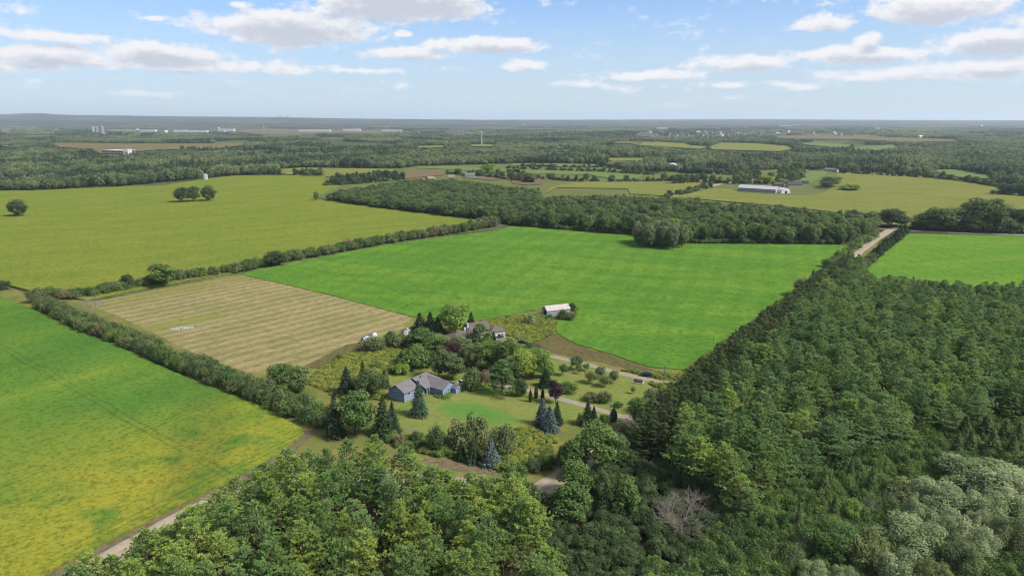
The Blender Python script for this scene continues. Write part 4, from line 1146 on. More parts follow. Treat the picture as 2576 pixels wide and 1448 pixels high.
shed('long_barn', 'long low barn with pale grey metal roof and small windows beyond the corn field', (1855.5, 480.5), (1950, 486.5), 17, 5.2, 8.6, 'pale_wall', 'roof_lilac', 'barn', 12)
def hoop(name, label, a, b, L2, wall, cat='barn'):
    A = g(*a); B = g(*b); W = math.hypot(B[0] - A[0], B[1] - A[1]); ang = math.atan2(B[1] - A[1], B[0] - A[0])
    r = root_at(name, A, ang, label, cat); n = 14; hh = W * .44
    pr = [(W / 2 - W / 2 * math.cos(math.pi * i / n), hh * math.sin(math.pi * i / n)) for i in range(n + 1)]
    m = MB(); m.extrude(pr[::-1], 'y', .3, L2); m.build('arched_roof', M['roof_white'], r, smooth=False)
    m = MB(); m.extrude([(W / 2 + (x - W / 2) * .97, z * .97) for x, z in pr][::-1], 'y', 0, .4); m.build('end_wall', M[wall], r)
    MB().box(W * .38, W * .62, -.1, 0, 0, hh * .45).build('door', M['dark'], r)
hoop('arched_barn', 'white arched barn standing among trees in the far middle', (1676, 424), (1703, 424.5), 34, 'concrete')
hoop('greenhouse', 'small white hoop greenhouse at the right end of the long low barn', (1964, 487), (1988, 486), 12, 'white_wall', 'greenhouse')
shed('farmhouse', 'dark roofed farmhouse in trees behind the long low barn', (1983, 472), (2018, 472), 12, 5, 9, 'stucco', 'roof_dark', 'house', 5)
shed('farmhouse', 'dark small house left of the other farmhouse behind the long barn', (1948, 470), (1970, 470), 10, 4, 7, 'brick', 'roof_dark', 'house', 3)
shed('farm_shed', 'low dark run in shed on the light green paddock', (2021, 462), (2033, 462), 6, 3, 4.5, 'brick', 'roof_dark', 'shed')
shed('bungalow', 'pale low house in trees at the far end of the paddock', (2073, 431), (2098, 432), 12, 3.6, 6.5, 'pale_wall', 'roof_grey', 'house', 4)
shed('bungalow', 'brown roofed low house right beside the pale one beyond the paddock', (2095, 433), (2104, 433.5), 9, 3.6, 6.5, 'stucco', 'roof_brown', 'house', 2)
shed('warehouse', 'white flat roofed warehouse in front of the tan field at left', (257, 386), (310, 386.5), 60, 9, 9, 'fascia', 'roof_white', 'warehouse', 0, None, 3, True)
shed('office', 'small white office block at the right end of the left warehouse', (311, 388), (322, 388), 25, 14, 14, 'white_wall', 'roof_white', 'building', 4, None, 0, True)
shed('farmhouse', 'tan roofed house among dark conifers by the brown field', (1082 - 3, 457), (1095, 456), 12, 4, 8, 'stucco', 'brick', 'house', 3)
shed('farmhouse', 'second tan roofed house right of the first among the conifers', (1128, 452), (1143, 452), 11, 4, 8, 'stucco', 'brick', 'house', 3)
shed('farmhouse', 'white gabled house in the tree row beyond the middle wood', (1446 - 276, 448), (1470 - 276, 448), 11, 4.5, 8.5, 'white_wall', 'roof_grey', 'house', 3)
shed('farm_shed', 'white shed on the pasture by the far wood at right', (2303, 374 - 1.5), (2336, 374), 14, 5, 8, 'white_wall', 'roof_white', 'shed', 4)
shed('farm_shed', 'grey roofed shed beside the white arched barn', (1722, 429), (1748, 430), 14, 5, 8, 'pale_wall', 'roof_lilac', 'shed', 3)
shed('farm_shed', 'blue grey roofed shed in trees right of the arched barn', (1763, 433), (1788, 434), 14, 5, 8, 'pale_wall', 'roof_lilac', 'shed', 3)
shed('farm_shed', 'pale low roofed shed in the far left trees', (0, 375), (14, 375), 30, 8, 11, 'white_wall', 'roof_lilac', 'shed', 3)

def silo(u, vb, vt, w, label, mat, cap=.25, group=None, name='silo'):
    x, y = g(u, vb); h = zat(y, vt); rr = w / 2 * y / F
    r = root_at(name, (x, y), 0, label, 'silo', group); z1 = h * (1 - cap * .4)
    MB().lathe([(rr, -.3), (rr, z1)], 20).build('barrel', M[mat], r)
    MB().lathe([(rr * 1.01, z1), (rr * .8, z1 + (h - z1) * .55), (rr * .35, h), (.05, h)], 20).build('dome', M['steel'], r, smooth=True)
silo(516.7, 453, 437.5, 12.5, 'lone pale grey silo at the edge of the left wood', 'steel')
silo(237, 338, 319, 8, 'left silo of the far grey group behind the left woods', 'concrete_white', .15)
silo(245, 338, 319.5, 8, 'middle silo of the far grey group behind the left woods', 'concrete', .15)
silo(258, 339, 317.5, 10, 'right largest silo of the far grey group behind the left woods', 'concrete', .1)

def block(name, label, u0, u1, vb, vt, depth, wall, cat, floors=0, cols=0, roof='roof_white', group=None):
    A = g(u0, vb); B = g(u1, vb); h = zat(A[1], vt); L = B[0] - A[0]
    r = root_at(name, A, 0, label, cat, group)
    MB().box(0, L, 0, depth, -.5, h).build('wall', M[wall], r); MB().box(-.5, L + .5, -.5, depth + .5, h, h + 1).build('roof', M[roof], r)
    for i in range(floors):
        for j in range(cols):
            x = L * (j + .5) / cols; z = h * (i + .35) / floors
            MB().box(x - L / cols * .3, x + L / cols * .3, -.25, 0, z, z + h / floors * .45).build('window', M['glass'], r)
    return r
block('apartment_block', 'left wing of the far tan apartment building', 1125, 1142, 341, 327.5, 20, 'pale_wall', 'building', 5, 4, 'brick')
block('apartment_block', 'middle wing of the far tan apartment building', 1145, 1163, 341, 327.5, 20, 'pale_wall', 'building', 5, 4, 'brick')
block('apartment_block', 'right wing of the far tan apartment building', 1166, 1182, 341, 328.5, 20, 'pale_wall', 'building', 5, 4, 'brick')
block('tower_block', 'left one of two tower blocks on the far left skyline', 700, 711, 305.5, 291.5, 40, 'concrete', 'building', 0, 0, 'concrete')
block('tower_block', 'right one of two tower blocks on the far left skyline', 718, 728, 305.5, 291.5, 40, 'concrete', 'building', 0, 0, 'concrete')
block('apartment_block', 'long pale apartment building in the far town at centre right', 1602, 1656, 346, 336, 20, 'pale_wall', 'building', 4, 9)
block('hospital', 'far white and brown hospital like building left part', 2177, 2201, 330, 321, 30, 'brick', 'building', 4, 5)
block('hospital', 'tall white middle part of the far hospital like building', 2201, 2212, 330, 318, 30, 'white_wall', 'building', 5, 3)
block('hospital', 'low brown right part of the far hospital like building', 2212, 2226, 330, 323, 30, 'brick', 'building', 3, 4)
for i, (u0, u1, vb, vt, lab) in enumerate([
        (352, 390, 331.5, 327, 'far white factory just right of the grey silos'), (436, 466, 333, 327.5, 'far white factory with long front in the left middle'),
        (468, 520, 333, 328.5, 'far low white factory right of the long one'), (548, 588, 331, 324.5, 'far bright white warehouse left of the twin tower blocks'),
        (752, 830, 332, 326.5, 'far bright white mall below the twin tower blocks'), (862, 905, 330.5, 325, 'far white store right of the mall'),
        (960, 1010, 331, 327, 'far pale store in the middle distance'), (830, 872, 303.6, 300.2, 'far white sheds on the skyline left part'),
        (880, 932, 303.8, 300.4, 'far white sheds on the skyline middle part'), (1320, 1352, 304.6, 301.8, 'far white sheds on the skyline right part'),
        (1652, 1680, 326, 321, 'far white building above the town at centre right'), (1958, 1990, 321, 316, 'far white building above the dark wood at right'),
        (1996, 2014, 319, 314, 'far pale building right of it above the dark wood'), (1312, 1324, 319, 313, 'far white office above the town at centre'),
        (2445, 2475, 313.5, 309.5, 'far white sheds behind the water tower'), (2540, 2575, 312, 309, 'far white sheds at the right edge'),
        (2650 - 250, 2412, 313, 309.5, 'far white sheds left of the water tower'), (480, 495, 319.5, 314.5, 'far white farm building under the left hills')]):
    block('warehouse', lab, u0, u1, vb, vt, 40, 'white_wall', 'warehouse')

def water_tower():
    x, y = g(2465, 331); h = zat(y, 314.5); k = h / 40
    r = root_at('water_tower', (x, y), 0, 'white water tower on legs rising above the far right woods', 'water tower')
    rr = 10 * k
    MB().lathe([(rr * .5, 24 * k), (rr * .95, 27 * k), (rr, 31 * k), (rr * .96, 35 * k), (rr * .7, 38.5 * k), (rr * .25, 40 * k), (.1, 40 * k)], 20).build('tank', M['white_wall'], r, smooth=True)
    for i in range(6):
        a = i * 1.047; MB().tube([(rr * math.cos(a), rr * math.sin(a), -1), (rr * .9 * math.cos(a), rr * .9 * math.sin(a), 28 * k)], .9 * k, 6).build('leg', M['white_wall'], r)
    MB().tube([(0, 0, -1), (0, 0, 25 * k)], 1.4 * k, 8).build('riser', M['white_wall'], r)
water_tower()
def mast(u, vb, vt, w, label):
    x, y = g(u, vb); h = zat(y, vt); r = root_at('radio_mast', (x, y), 0, label, 'mast'); q = w * y / F / 2
    MB().tube([(0, 0, -1), (0, 0, h)], [q, q * .6], 8).build('mast_pole', M['white_wall'], r)
    for i in range(3): a = i * 2.094; MB().box(q * 1.2 * math.cos(a) - q * .6, q * 1.2 * math.cos(a) + q * .6, q * 1.2 * math.sin(a) - q * .6, q * 1.2 * math.sin(a) + q * .6, h * .9, h * 1.0).build('antenna', M['white_wall'], r)
mast(1211.5, 366, 330.5, 2.6, 'tall white telephone mast standing in the middle distance field')
mast(1780, 360, 341, 2, 'shorter pale mast in front of the far town at right')
mast(664, 327, 315, 1.6, 'thin far mast left of the white mall')
mast(976 - 140, 316, 309, 1.2, 'very thin far mast under the skyline')

# ------------------------------------------------------------------ plants round the houses
def yard(u0, v0): return lambda x, y: (u0 + x * .2084, v0 + y * .2084)
Y1, Y2, Y3, Y4 = yard(804.7, 704), yard(1274, 704), yard(804.7, 972.3), yard(1274, 972.3)
def yp(Y, kind, x, yb, yt, w, mat, label, **kw):
    u, vb = Y(x, yb); _, vt = Y(x, yt); return at(kind, u, vb, vt, w * .2084, M[mat], label, **kw)
L_ = lambda s: s
yp(Y1, 'spruce', 1210, 650, 400, 200, 'spruce', 'dark spruce right of the cream travel trailer, left of three')
yp(Y1, 'spruce', 1335, 655, 393, 190, 'spruce', 'dark spruce in the middle of the three beside the farmhouse')
yp(Y1, 'spruce', 1420, 665, 448, 180, 'spruce', 'dark spruce at the right of the three beside the farmhouse')
yp(Y1, 'broad', 1630, 650, 288, 330, 'leaf_light', 'tall light green maple behind the farmhouse', var=0)
yp(Y1, 'spruce', 1825, 600, 393, 130, 'spruce', 'small dark spruce right of the tall maple')
yp(Y1, 'broad', 1240, 840, 590, 270, 'leaf', 'round green tree in front of the dark spruces, left half of a pair', var=2)
yp(Y1, 'broad', 1400, 850, 640, 260, 'leaf', 'round green tree in front of the farmhouse, right half of a pair', var=2)
yp(Y1, 'shrub', 850, 760, 620, 150, 'leaf', 'green shrub left of the travel trailer')
yp(Y1, 'shrub', 930, 800, 655, 220, 'leaf_olive', 'grey green shrub in front of the travel trailer')
yp(Y1, 'shrub', 640, 850, 690, 250, 'leaf_olive', 'loose green shrub in front of the tarpaulin covered trailer')
yp(Y1, 'shrub', 530, 860, 760, 170, 'leaf_rust', 'brownish shrub left of the loose green one by the covered trailer')
yp(Y1, 'shrub', 705, 850, 740, 150, 'leaf_hedge', 'small shrub right of the loose green one by the covered trailer')
yp(Y1, 'broad', 1600, 1010, 745, 230, 'leaf_purple', 'dark purple leaved tree in the middle of the yard trees')
yp(Y1, 'broad', 1700, 900, 685, 250, 'leaf_olive', 'olive green tree behind the purple leaved tree')
yp(Y1, 'row', 1930, 790, 535, 230, 'pine_blue', 'tall green pine in front of the farmhouse', var=1)
yp(Y1, 'column', 2092, 770, 628, 62, 'spruce', 'dark columnar cedar beside the navy pickup truck')
yp(Y1, 'shrub', 1160, 1050, 808, 370, 'leaf', 'wide dome shaped shrub on the lawn left of the oval trees', var=1)
yp(Y1, 'spruce', 945, 1110, 930, 150, 'leaf_dark', 'dark narrow evergreen behind the lime green bush')
yp(Y1, 'shrub', 980, 1130, 1010, 190, 'leaf_light', 'round light green bush on the lawn beside the lime one')
yp(Y1, 'shrub', 1040, 1110, 995, 95, 'leaf_lime', 'bright lime green bush on the lawn behind the blue house')
yp(Y1, 'broad', 1435, 1180, 825, 200, 'leaf_dark', 'dark oval tree behind the blue house roof, left of two', var=2)
yp(Y1, 'broad', 1590, 1215, 888, 260, 'leaf_dark', 'dark oval tree behind the blue house, right of two', var=2)
yp(Y1, 'broad', 1830, 1090, 835, 170, 'leaf_olive', 'pale drooping tree right of the purple leaved tree', var=3)
yp(Y1, 'broad', 2010, 1090, 745, 260, 'leaf', 'green tree in front of the columnar cedar')
yp(Y1, 'broad', 2250, 1110, 715, 300, 'leaf_mid', 'tall green tree in front of the yard cars')
yp(Y1, 'broad', 2450, 1210, 825, 260, 'leaf_yellow', 'yellow green tall tree in the yard grove', var=3)
yp(Y1, 'row', 2200, 1380, 975, 260, 'pine_blue', 'broad green pine on the lawn beside the blue house driveway', var=2)
yp(Y1, 'shrub', 1830, 1345, 1070, 210, 'leaf_mid', 'rounded dark green tree beside the white sport utility car')
yp(Y1, 'fruit', 1990, 1290, 1095, 150, 'leaf_rust', 'brownish small tree beside the blue house driveway')
yp(Y1, 'shrub', 2090, 1180, 1050, 130, 'leaf_olive', 'olive shrub behind the brownish small tree')
yp(Y1, 'shrub', 2430, 1392, 1185, 150, 'leaf_dark', 'dark egg shaped small tree where the driveway bends')
yp(Y1, 'spruce', 330, 1375, 1060, 200, 'spruce', 'dark spruce left of the blue house at the weedy field')
yp(Y1, 'broad', 620, 1410, 1078, 330, 'leaf_dark', 'dark wide tree left of the blue house')
yp(Y1, 'spruce', 525, 1260, 978, 110, 'spruce', 'narrow dark spruce behind the dark wide tree')
yp(Y1, 'spruce', 785, 1290, 1080, 110, 'leaf_dark', 'narrow tree right of the dark wide tree')
yp(Y1, 'shrub', 690, 1040, 970, 150, 'weed_green', 'low shrub in the goldenrod left of the lime bush')
yp(Y1, 'shrub', 235, 960, 890, 80, 'leaf', 'small green bush at the bare path')
yp(Y3, 'spruce', 1195, 345, -62, 190, 'spruce_pale', 'pale green spruce standing right in front of the blue house')
yp(Y3, 'broad', 430, 590, 70, 390, 'leaf', 'large bright green maple at the lower end of the hedgerow', var=2)
yp(Y3, 'spruce', 190, 600, 85, 200, 'spruce', 'dark conifer left of the large bright green maple')
yp(Y3, 'spruce', 770, 580, 118, 240, 'spruce', 'large dark spruce on the lawn edge below the blue house')
yp(Y3, 'spruce', 880, 545, 185, 160, 'spruce', 'second dark spruce right behind the large one below the blue house')
yp(Y3, 'shrub', 1400, 775, 492, 200, 'leaf_dark', 'dense egg shaped evergreen shrub below the lawn')
yp(Y3, 'shrub', 1700, 740, 430, 300, 'leaf_olive', 'willowy grey green shrub below the lawn, left half')
yp(Y3, 'shrub', 1880, 720, 350, 280, 'leaf_olive', 'taller willowy shrub below the lawn, right half')
yp(Y3, 'shrub', 2200, 800, 490, 300, 'leaf_olive', 'brown green loose shrub right of the blue spruce below the lawn')
yp(Y3, 'spruce', 1705, 875, 650, 125, 'spruce', 'small dark spruce left of three below the lawn')
yp(Y3, 'spruce', 1850, 905, 620, 180, 'spruce', 'dark spruce in the middle of three below the lawn')
yp(Y3, 'spruce', 2060, 940, 618, 205, 'spruce_blue', 'blue spruce at the right of three below the lawn')
yp(Y3, 'bare', 1110, 630, 415, 120, None, 'thin bare sapling at the lower edge of the lawn', var=1)
yp(Y3, 'shrub', 1170, 670, 540, 110, 'leaf_hedge', 'small shrub beside the bare sapling')
yp(Y3, 'shrub', 960, 700, 590, 130, 'leaf_rust', 'browning shrub at the lower left corner of the lawn')
yp(Y3, 'shrub', 1480, 130, 70, 200, 'weed_green', 'low green bed of plants along the blue house wing')
yp(Y4, 'spruce', 432, 455, 148, 175, 'spruce_blue', 'tall blue spruce at the back of the right group of three')
yp(Y4, 'spruce', 520, 530, 238, 180, 'spruce_blue', 'bluest spruce in front in the right group of three')
yp(Y4, 'spruce', 608, 445, 178, 125, 'spruce', 'green spruce at the right of the blue pair by the driveway')
yp(Y4, 'broad', 588, 200, -80, 140, 'leaf_purple', 'small purple leaved tree at the edge of the driveway', var=2)
yp(Y4, 'column', 287, 180, 25, 46, 'leaf_dark', 'left one of three columnar cedars along the driveway')
yp(Y4, 'column', 355, 136, -35, 46, 'leaf_dark', 'middle one of three columnar cedars along the driveway')
yp(Y4, 'column', 433, 172, 5, 46, 'leaf_dark', 'right one of three columnar cedars along the driveway')
yp(Y4, 'spruce', 975, 450, 185, 150, 'spruce', 'dark spruce left of the pole at the wood edge')
yp(Y4, 'spruce', 1050, 445, 240, 110, 'spruce', 'shorter dark spruce beside the dark one left of the pole')
yp(Y4, 'shrub', 900, 460, 330, 110, 'leaf_dark', 'low dark bush in front of the dark spruces left of the pole')
yp(Y4, 'column', 1290, 420, 245, 85, 'leaf_dark', 'dark cedar right of the driveway pole')
yp(Y4, 'shrub', 1180, 440, 330, 130, 'leaf', 'green bush under the driveway pole')
yp(Y4, 'shrub', 745, 60, -45, 220, 'leaf', 'wide green bush between the two driveways', z=0)
yp(Y4, 'shrub', 1040, 160, 75, 200, 'leaf_hedge', 'low bush on the grass between the driveways, left')
yp(Y4, 'shrub', 1180, 190, 60, 150, 'leaf_olive', 'yellowish low bush on the grass between the driveways, right')
yp(Y4, 'shrub', 1350, 240, 185, 110, 'leaf', 'small low bush near the conifer row')
for (Y, kd, x, yb, yt, w, mt, lab) in (
        (Y1, 'broad', 1930, 1010, 770, 220, 'leaf_mid', 'mid green tree between the pine and the drooping tree in the yard grove'), (Y1, 'row', 2030, 930, 640, 200, 'pine', 'green pine beside the columnar cedar in the yard grove'),
        (Y1, 'broad', 2150, 1000, 730, 220, 'leaf', 'deep green tree behind the tall one in the yard grove'), (Y1, 'broad', 2360, 1050, 740, 240, 'leaf', 'broad green tree at the back of the yard grove'),
        (Y1, 'broad', 2300, 1240, 900, 220, 'leaf_mid', 'mid green tree at the front of the yard grove'), (Y1, 'broad', 1760, 1010, 800, 200, 'leaf_mid', 'mid green tree behind the drooping pale tree'),
        (Y1, 'broad', 1130, 830, 640, 180, 'leaf', 'deep green rounded tree right of the grey green shrub by the trailer'),
        (Y1, 'shrub', 1300, 1040, 860, 200, 'leaf', 'right lobe of the dome shaped shrubs on the lawn'), (Y1, 'shrub', 1040, 1010, 850, 180, 'leaf_hedge', 'left lobe of the dome shaped shrubs on the lawn'),
        (Y2, 'broad', 140, 1230, 900, 200, 'leaf', 'deep green tree left of the yellow green one in the yard grove'), (Y2, 'broad', 330, 1120, 800, 200, 'leaf_mid', 'mid green tree between the two light yellow ones in the yard grove'),
        (Y2, 'shrub', 330, 900, 780, 180, 'leaf_dark', 'dark shrub at the back right of the yard grove'), (Y1, 'shrub', 1890, 1240, 1090, 170, 'leaf_olive', 'olive shrub behind the white sport utility car')):
    yp(Y, kd, x, yb, yt, w, mt, lab)
# orchard between the driveways
for (x, yb, yt, w, mt, lab) in ((685, 1150, 1012, 115, 'leaf_mid', 'small fruit tree nearest the yellow green yard trees'), (845, 1085, 920, 155, 'leaf', 'dense green tree on the bank of the far driveway'),
        (775, 1105, 1030, 45, 'leaf', 'thin young tree left of the dense green tree'), (878, 1130, 1030, 60, 'leaf_olive', 'thin young tree in front of the dense green tree'),
        (960, 1095, 1005, 85, 'leaf', 'small round tree right of the dense green tree'), (1125, 1185, 1052, 145, 'leaf_dark', 'dark fruit tree at the back of the orchard cluster'),
        (1015, 1245, 1108, 150, 'leaf_olive', 'olive fruit tree at the left of the orchard cluster'), (1185, 1285, 1150, 155, 'leaf_olive', 'olive fruit tree at the front of the orchard cluster'),
        (1288, 1245, 1102, 135, 'leaf_dark', 'dark fruit tree at the right of the orchard cluster')):
    yp(Y2, 'fruit', x, yb, yt, w, mt, lab)
yp(Y2, 'fruit', 1525, 1370, 1290, 60, 'leaf_rust', 'nearly bare young tree on the grass below the flower bed')
yp(Y2, 'shrub', 275, 530, 415, 130, 'leaf_willow', 'silvery shrub in weeds left of the old shed')
yp(Y2, 'shrub', 680, 470, 360, 130, 'leaf', 'green bush against the long wall of the old shed')
yp(Y2, 'shrub', 765, 480, 395, 110, 'leaf_olive', 'grey green bush at the right corner of the old shed')
yp(Y2, 'shrub', 790, 380, 280, 90, 'leaf_dark', 'tall bush behind the right end of the old shed')
yp(Y2, 'shrub', 515, 470, 415, 90, 'leaf', 'low bush at the front corner of the old shed')
yp(Y2, 'broad', 230, 1210, 840, 250, 'leaf_yellow', 'yellow green tree in front in the yard grove', var=3)
yp(Y2, 'broad', 430, 1190, 815, 220, 'leaf_light', 'light yellow topped tree at the right end of the yard grove', var=3)
yp(Y2, 'broad', 55, 1140, 690, 250, 'leaf', 'tall green tree in the middle of the yard grove')
yp(Y2, 'spruce', 470, 1280, 1080, 170, 'spruce', 'low dark spruce under the right end of the yard grove')
yp(Y2, 'broad', 520, 1180, 980, 110, 'leaf_light', 'slim light green tree at the right edge of the yard grove', var=2)
yp(Y2, 'shrub', 290, 860, 760, 140, 'leaf_dark', 'dark bush beside the black car by the pale pole')
# hedgerow foot
at('broad', 712, 975, 912, 62, M['leaf'], 'rounded tree behind the hedgerow at the end of the hay field, left', var=2)
at('broad', 750, 985, 922, 55, M['leaf_mid'], 'rounded tree behind the hedgerow at the end of the hay field, right', var=2)

# ------------------------------------------------------------------ deciduous wood edge in the middle foreground
for (x, yb, yt, w, mt, k, lab) in (
        (1080, 1010, 438, 480, 'leaf', 'broad', 'large rounded green tree above the road gap'), (1290, 960, 560, 300, 'leaf_mid', 'broad', 'rounded tree right of the large one above the road gap'),
        (800, 1080, 648, 330, 'leaf', 'cone', 'pointed green tree left of the large rounded one'), (690, 1000, 720, 200, 'leaf_dark', 'cone', 'dark low tree at the edge of the goldenrod patch'),
        (830, 1330, 898, 370, 'leaf', 'broad', 'bright topped green tree beside the road bend'), (740, 1640, 1175, 480, 'leaf', 'cone', 'large green tree at the right of the road gap'),
        (1160, 1400, 1020, 190, 'leaf_olive', 'cone', 'slim olive tree behind the dark gap'), (1420, 1560, 1078, 350, 'leaf', 'cone', 'pointed dense green tree left of the dead tree'),
        (1240, 1580, 1250, 260, 'leaf_dark', 'cone', 'dark green tree between the two pointed ones'), (1600, 480, 110, 280, 'leaf', 'broad', 'green tree at the near end of the conifer row'),
        (1750, 330, 30, 200, 'leaf_olive', 'broad', 'yellow green tree at the near end of the conifer row'), (1380, 660, 385, 190, 'leaf_olive', 'broad', 'silvery green tree below the driveway mouth'),
        (130, 1500, 930, 240, 'leaf', 'broad', 'green tree left of the road gap'), (330, 1560, 1200, 330, 'leaf_dark', 'shrub', 'dark dense shrub below the road gap'),
        (330, 1010, 880, 180, 'leaf_dark', 'shrub', 'dark brambly shrub at the edge of the goldenrod'), (480, 960, 820, 150, 'leaf', 'shrub', 'green shrub at the lower edge of the goldenrod'),
        (60, 1010, 900, 200, 'weed_green', 'shrub', 'low light green shrub by the road verge')):
    yp(Y4, k, x, yb, yt, w, mt, lab)
top('bare', 1708, 1230, 190, 12, None, 'large bare grey dead tree among the green trees right of centre', var=0)
top('bare', 2196, 1243, 42, 9, None, 'bare grey dead tree left of two in the thicket', var=1)
top('bare', 2238, 1222, 50, 9, None, 'bare grey dead tree right of two in the thicket', var=2)
top('bare', 2036, 1325, 40, 9, None, 'bare dead tree at the left edge of the bright green bush', var=1)
top('bare', 2000, 1355, 90, 8, None, 'wide bare dead shrub in the thicket near the bottom', var=0)
# dead twiggy tree of the left hedgerow
at('bare', 236, 800, 738, 60, None, 'bare pale dead tree in the left hedgerow', var=1)

# silvery willows, lower right
W5 = lambda x, y: (1904.4 + x * .2779, 1045.4 + y * .2779)
for (x, yt, w, mt, lab) in ((1950, 365, 470, 'leaf_willow', 'big silvery willow at the back of the willow clump'), (2230, 455, 470, 'leaf_willow', 'wide silvery willow at the right edge of the photo'),
        (1690, 590, 400, 'leaf_willow', 'silvery willow left of the big one'), (1480, 755, 260, 'leaf_willow', 'small silvery willow at the left of the clump'),
        (2420, 640, 350, 'leaf_willow', 'silvery willow half out of frame at right'), (2080, 660, 300, 'leaf_willow', 'silvery willow in the middle of the clump'),
        (1420, 930, 480, 'leaf_willow', 'wide olive tinged willow in front at left of the clump'), (1780, 850, 260, 'leaf_willow', 'narrow silvery willow in the middle front'),
        (2010, 840, 170, 'leaf_willow', 'little round silvery willow'), (1970, 960, 310, 'leaf_willow', 'grey green willow in the front right of the clump'),
        (2300, 900, 300, 'leaf_olive', 'brownish willow at the right front'), (1330, 1220, 360, 'leaf_willow', 'low silvery willow at the bottom edge'),
        (530, 1300, 220, 'leaf_willow', 'pale small willow at the bottom left of the bright bush'), (790, 1340, 190, 'leaf_willow', 'pale small willow below the bright bush'),
        (1850, 1110, 320, 'leaf_olive', 'olive willow low in the clump'), (1650, 1290, 260, 'leaf_olive', 'olive willow near the bottom edge'),
        (760, 955, 430, 'leaf', 'big bright green tree left of the willows'), (1010, 1030, 350, 'leaf_olive', 'bright olive tree right part beside the willows'),
        (1300, 560, 190, 'leaf_olive', 'yellow olive small tree above the dead pair'), (870, 735, 130, 'leaf_light', 'light green small tree in the thicket')):
    u, v = W5(x, yt); top('willow' if 'willow' in lab else 'broad', u, v, w * .2779 * 1.25, 11 if w > 250 else 8.5, M[mt], lab)
for i, (x, yt, w) in enumerate(((1900, 0, 190), (2090, -10, 220), (1950, 120, 150), (2150, 130, 190), (2330, 170, 170), (1830, 150, 140), (860, 380, 110), (620, 460, 140), (1050, 460, 150), (390, 780, 110), (710, 720, 150), (2260, 30, 170), (2390, 60, 150))):
    u, v = W5(x, yt); top('spruce', u, v, w * .2779 * 1.1, 10, M['leaf_olive'] if i % 2 else M['leaf_mid'], 'feathery pale green larch rising above the right thicket', 'larches above the thicket', name='larch_tree')

# ------------------------------------------------------------------ pines
CLEAR_NEAR = [[(760, 1085), (800, 1078), (850, 1088), (1000, 1105), (1058, 1158), (1080, 1180), (1150, 1196), (1240, 1206), (1325, 1190), (1460, 1090), (1460, 900), (760, 900)],
              [(1316, 1216), (1384, 1198), (1382, 1225), (1345, 1256), (1318, 1260)],
              [(0, 1448), (100, 1448), (226, 1392), (282, 1388), (392, 1326), (480, 1278), (560, 1222), (564, 1214), (717, 1136), (757, 1095), (500, 900), (0, 700)],
              [(385, 1328), (470, 1283), (468, 1302), (400, 1340)], [(272, 1390), (345, 1362), (330, 1392), (285, 1408)]]
CLEAR_FIELD = [[(1036, 797), (1706, 933), (2006, 711), (2135, 617), (1300, 580)], [(p[0], p[1] + 6) for p in RIGHT[:1]] + [(2575, 600), (2575, 716), (2394, 712), (2250, 700), (2170, 692)]]
rng = np.random.default_rng(77)
NEARP = [(-110, 60), (-100, 92), (-82, 146), (-68, 166), (-50, 172), (-30, 171), (-8, 167), (4, 161), (10, 120), (12, 60)]
x1, y1 = jitter_fill(NEARP, 6.3, 3, .42)
h1 = rng.uniform(12.0, 18.5, x1.size)
x1, y1, h1 = (q[np.sin(x1 * .21 + 1) * np.cos(y1 * .17) + .5 * np.sin(x1 * .4 - y1 * .33) > -.95] for q in (x1, y1, h1))
x1, y1, h1 = (q[~near_line(x1, y1, ROAD_L, 3.0)] for q in (x1, y1, h1))
k, h1 = fit(x1, y1, h1, 2.2, CLEAR_NEAR, .05, .36, 10)
x1, y1, h1 = x1[k], y1[k], h1[k]
MIDP = [(2, 60), (4, 120), (14, 150), (26, 178), (34, 150), (40, 90), (40, 60)]
x2, y2 = jitter_fill(MIDP, 7.0, 5, .3); h2 = rng.uniform(13, 17, x2.size)
k = blocked(x2, y2, h2, 2.4, [[(1640, 1230), (1790, 1230), (1800, 1330), (1640, 1330)]] + CLEAR_NEAR) | (blocked(x2, y2, h2, 1, [[(1310, 1140), (1640, 1020), (1640, 1448), (1480, 1448), (1310, 1300)]]) & (y2 > 98))
x2, y2, h2 = x2[~k], y2[~k], h2[~k]
ROW = [(36, 190), (62, 232), (163, 371), (226, 456)]
PLANT = [(46, 172), (52, 196), (74, 232), (175, 371), (236, 450), g(2165, 712), g(2300, 735), g(2420, 765), g(2640, 770), g(2900, 900), g(2760, 1040), g(2380, 1115), g(2240, 1140), g(2075, 1210), g(1995, 1250), g(1900, 1300), (58, 150)]
x3, y3 = jitter_fill(PLANT, 6.4, 9, .5); h3 = rng.uniform(10.5, 17, x3.size)
CLEAR_FIELD2 = [[(1036, 797), (1600, 1045), (1706, 935), (2006, 712), (2100, 650), (2135, 617), (1300, 580)]] + CLEAR_FIELD[1:]
k, h3 = fit(x3, y3, h3, 2.0, CLEAR_FIELD2 + [[(1690, 935), (1640, 925), (1540, 1050), (1600, 1075)]], .3, .6, 5)
x3, y3, h3 = x3[k], y3[k], h3[k]
print('pines', x1.size, x2.size, x3.size)
X = np.concatenate([x1, x2, x3]); Y = np.concatenate([y1, y2, y3]); HH = np.concatenate([h1, h2, h3]); Z = np.concatenate([np.zeros(x1.size), np.ones(x2.size), np.full(x3.size, 2)])
u_, v_ = proj(X, Y, HH * .8)
seen = (u_ > -40) & (u_ < 2620) & (v_ < 1500)
order = np.argsort(np.hypot(X, Y) + 1e5 * ~seen)
ind = order[:296]; rest = order[296:]
rr = random.Random(4)
